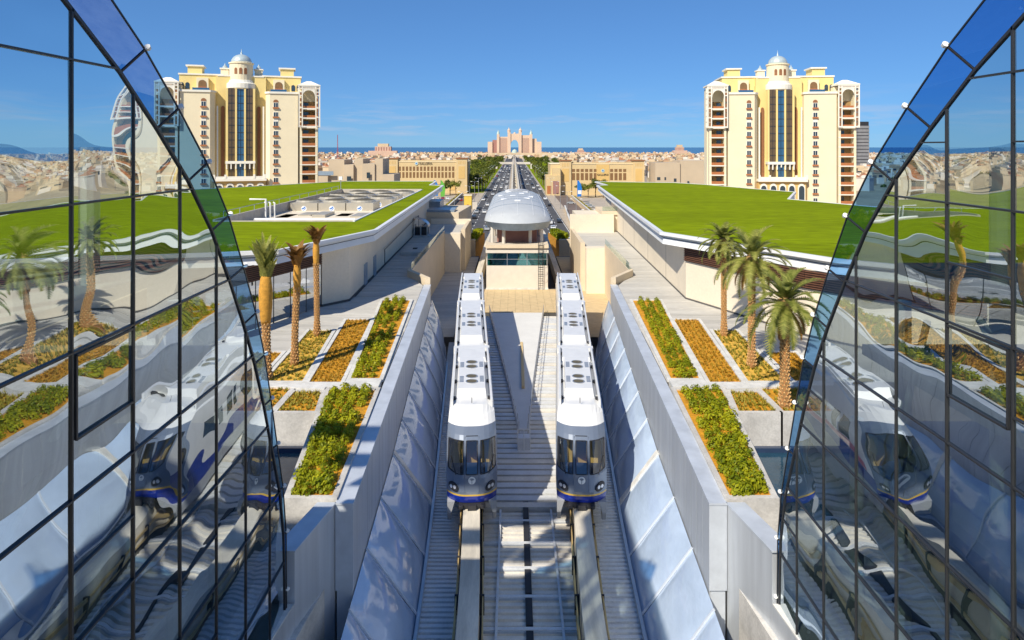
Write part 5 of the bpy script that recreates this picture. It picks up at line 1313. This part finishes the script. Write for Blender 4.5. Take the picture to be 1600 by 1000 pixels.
for k in range(9): put_car(-38-2.8*k, 392, .0, 'parked under the left gallery building', 'cars parked by the left gallery')
# ---------------------------------------------------------------- street furniture
lamp = None
for k in range(26):
    s = -1 if k % 2 else 1; yv = 205+(k//2)*42; x = -21.5 if s < 0 else 22.5
    if lamp is None:
        lamp = thing('street_lamp', 'x', 'street lamp'); MB().tube([(0, 0, 0), (0, 0, 6), (0, 0, 11)], [.14, .11, .07], 6).build('pole', 'steel', lamp)
        for q in (-1, 1): MB().tube([(0, 0, 10.8), (q*1.0, 0, 11.2), (q*1.8, 0, 11.2)], .05, 4).build('arm', 'steel', lamp); MB().box(q*1.8-.4, -.15, 11.1, q*1.8+.4, .15, 11.28).build('lamp_head', 'paint', lamp)
        o = lamp
    else: o = copy_tree(lamp)
    o.location = (x, yv, .1); o['label'] = 'slim twin arm street lamp on the %s verge of the avenue' % SIDE[s]; o['group'] = 'street lamps on the %s verge' % SIDE[s]
for nm, x, yv, m_, lb in (('flag', -44, 375, 'flag_blue', 'tall blue feather flag before the left gallery'), ('flag', -40, 372, 'flag_green', 'tall green feather flag before the left gallery'), ('flag', 34.5, 372, 'flag_blue', 'tall blue and white feather flag before the right gallery')):
    f = thing(nm, lb, 'flag', loc=(x, yv, 0)); MB().tube([(0, 0, 0), (0, 0, 12)], .08, 5).build('pole', 'steel', f)
    MB().vprism([(.1, 3), (2.2, 3.2), (2.6, 7), (2.0, 10), (.8, 11.8), (.1, 12)], -.06, .06).build('cloth', m_, f)
    if x > 0: MB().box(.3, -.1, 4.5, 2.3, -.07, 6.5).build('white_panel', 'paint', f)
kb = thing('yellow_kiosk', 'boxy yellow structure on the sandy verge left of the road', 'kiosk', loc=(-22.3, 330, 0))
MB().box(-1.8, 0, 0, 1.8, 5, 6.5).build('wall', 'kiosk', kb); MB().box(-2, -.2, 6.5, 2, 5.2, 6.9).build('roof', 'cream', kb); MB().box(2.0, .5, 0, 4.6, 4, 3.4).build('side_room', 'villa_white', kb); MB().box(-.5, -.1, .2, .5, .02, 2.3).build('door', 'railbrown', kb)
for k, (x0, y0, x1, y1) in enumerate(((-24, 235, -19.8, 300), (-31.8, 250, -31.8, 420), (20.6, 240, 24.6, 330), (33.8, 255, 33.8, 400))):
    w_ = thing('low_wall', ('pale ramp wall beside the left avenue', 'low wall edging the left service road', 'pale ramp wall beside the right avenue', 'low wall edging the right service road')[k], 'wall')
    MB().bar((x0, y0, .9), (x1, y1, .9), .5, 1.8).build('wall', 'villa_cream', w_); MB().bar((x0, y0, 1.85), (x1, y1, 1.85), .7, .12).build('coping', 'kerb', w_)
for k, yv in enumerate((940, 1750)):
    b = thing('footbridge', 'white %s footbridge crossing the avenue' % ('nearer' if k == 0 else 'farther'), 'bridge', loc=(0, yv, 0))
    for x0, x1 in ((-24, -1.8), (3.3, 24)): MB().box(x0, 0, 6.6, x1, 4, 9.6).build('span', 'villa_white', b)
    for x in (-24, 24): MB().box(x-1.2, 0, 0, x+1.2, 4, 9).build('tower', 'villa_white', b)
tl = thing('traffic_signal', 'black traffic signal on a mast arm above the right plaza', 'traffic light', loc=(25, 225, 0))
MB().tube([(0, 0, 0), (0, 0, 6), (-3, 0, 6.2)], .1, 6).build('mast_arm', 'dark', tl); MB().box(-.5, -.3, 4.6, .5, .2, 6.4).build('signal_head', 'dark', tl)
for k in range(3): MB().lathe([(.2, 0), (.2, .02)], 10, (0, 0, 0)).build('lens', ('car_red', 'kiosk', 'flag_green')[k], tl).matrix_local = Matrix.Translation((0, -.31, 6.1-k*.6)) @ Matrix.Rotation(R(90), 4, 'X')
struct('plaza_right', MB().quad((20.5, 190, .15), (36, 190, .15), (34, 262, .15), (22, 262, .15)), 'villa_cream')
for k, (x, yv) in enumerate(((22.5, 212), (24.5, 208))):
    b = thing('road_sign', 'white square road sign on the right verge, %s of two' % ('nearer' if k else 'farther'), 'sign', loc=(x, yv, 0)); MB().tube([(0, 0, 0), (0, 0, 3.2)], .06, 5).build('post', 'steel', b); MB().box(-.9, -.05, 1.6, .9, .03, 3.6).build('panel', 'paint', b)
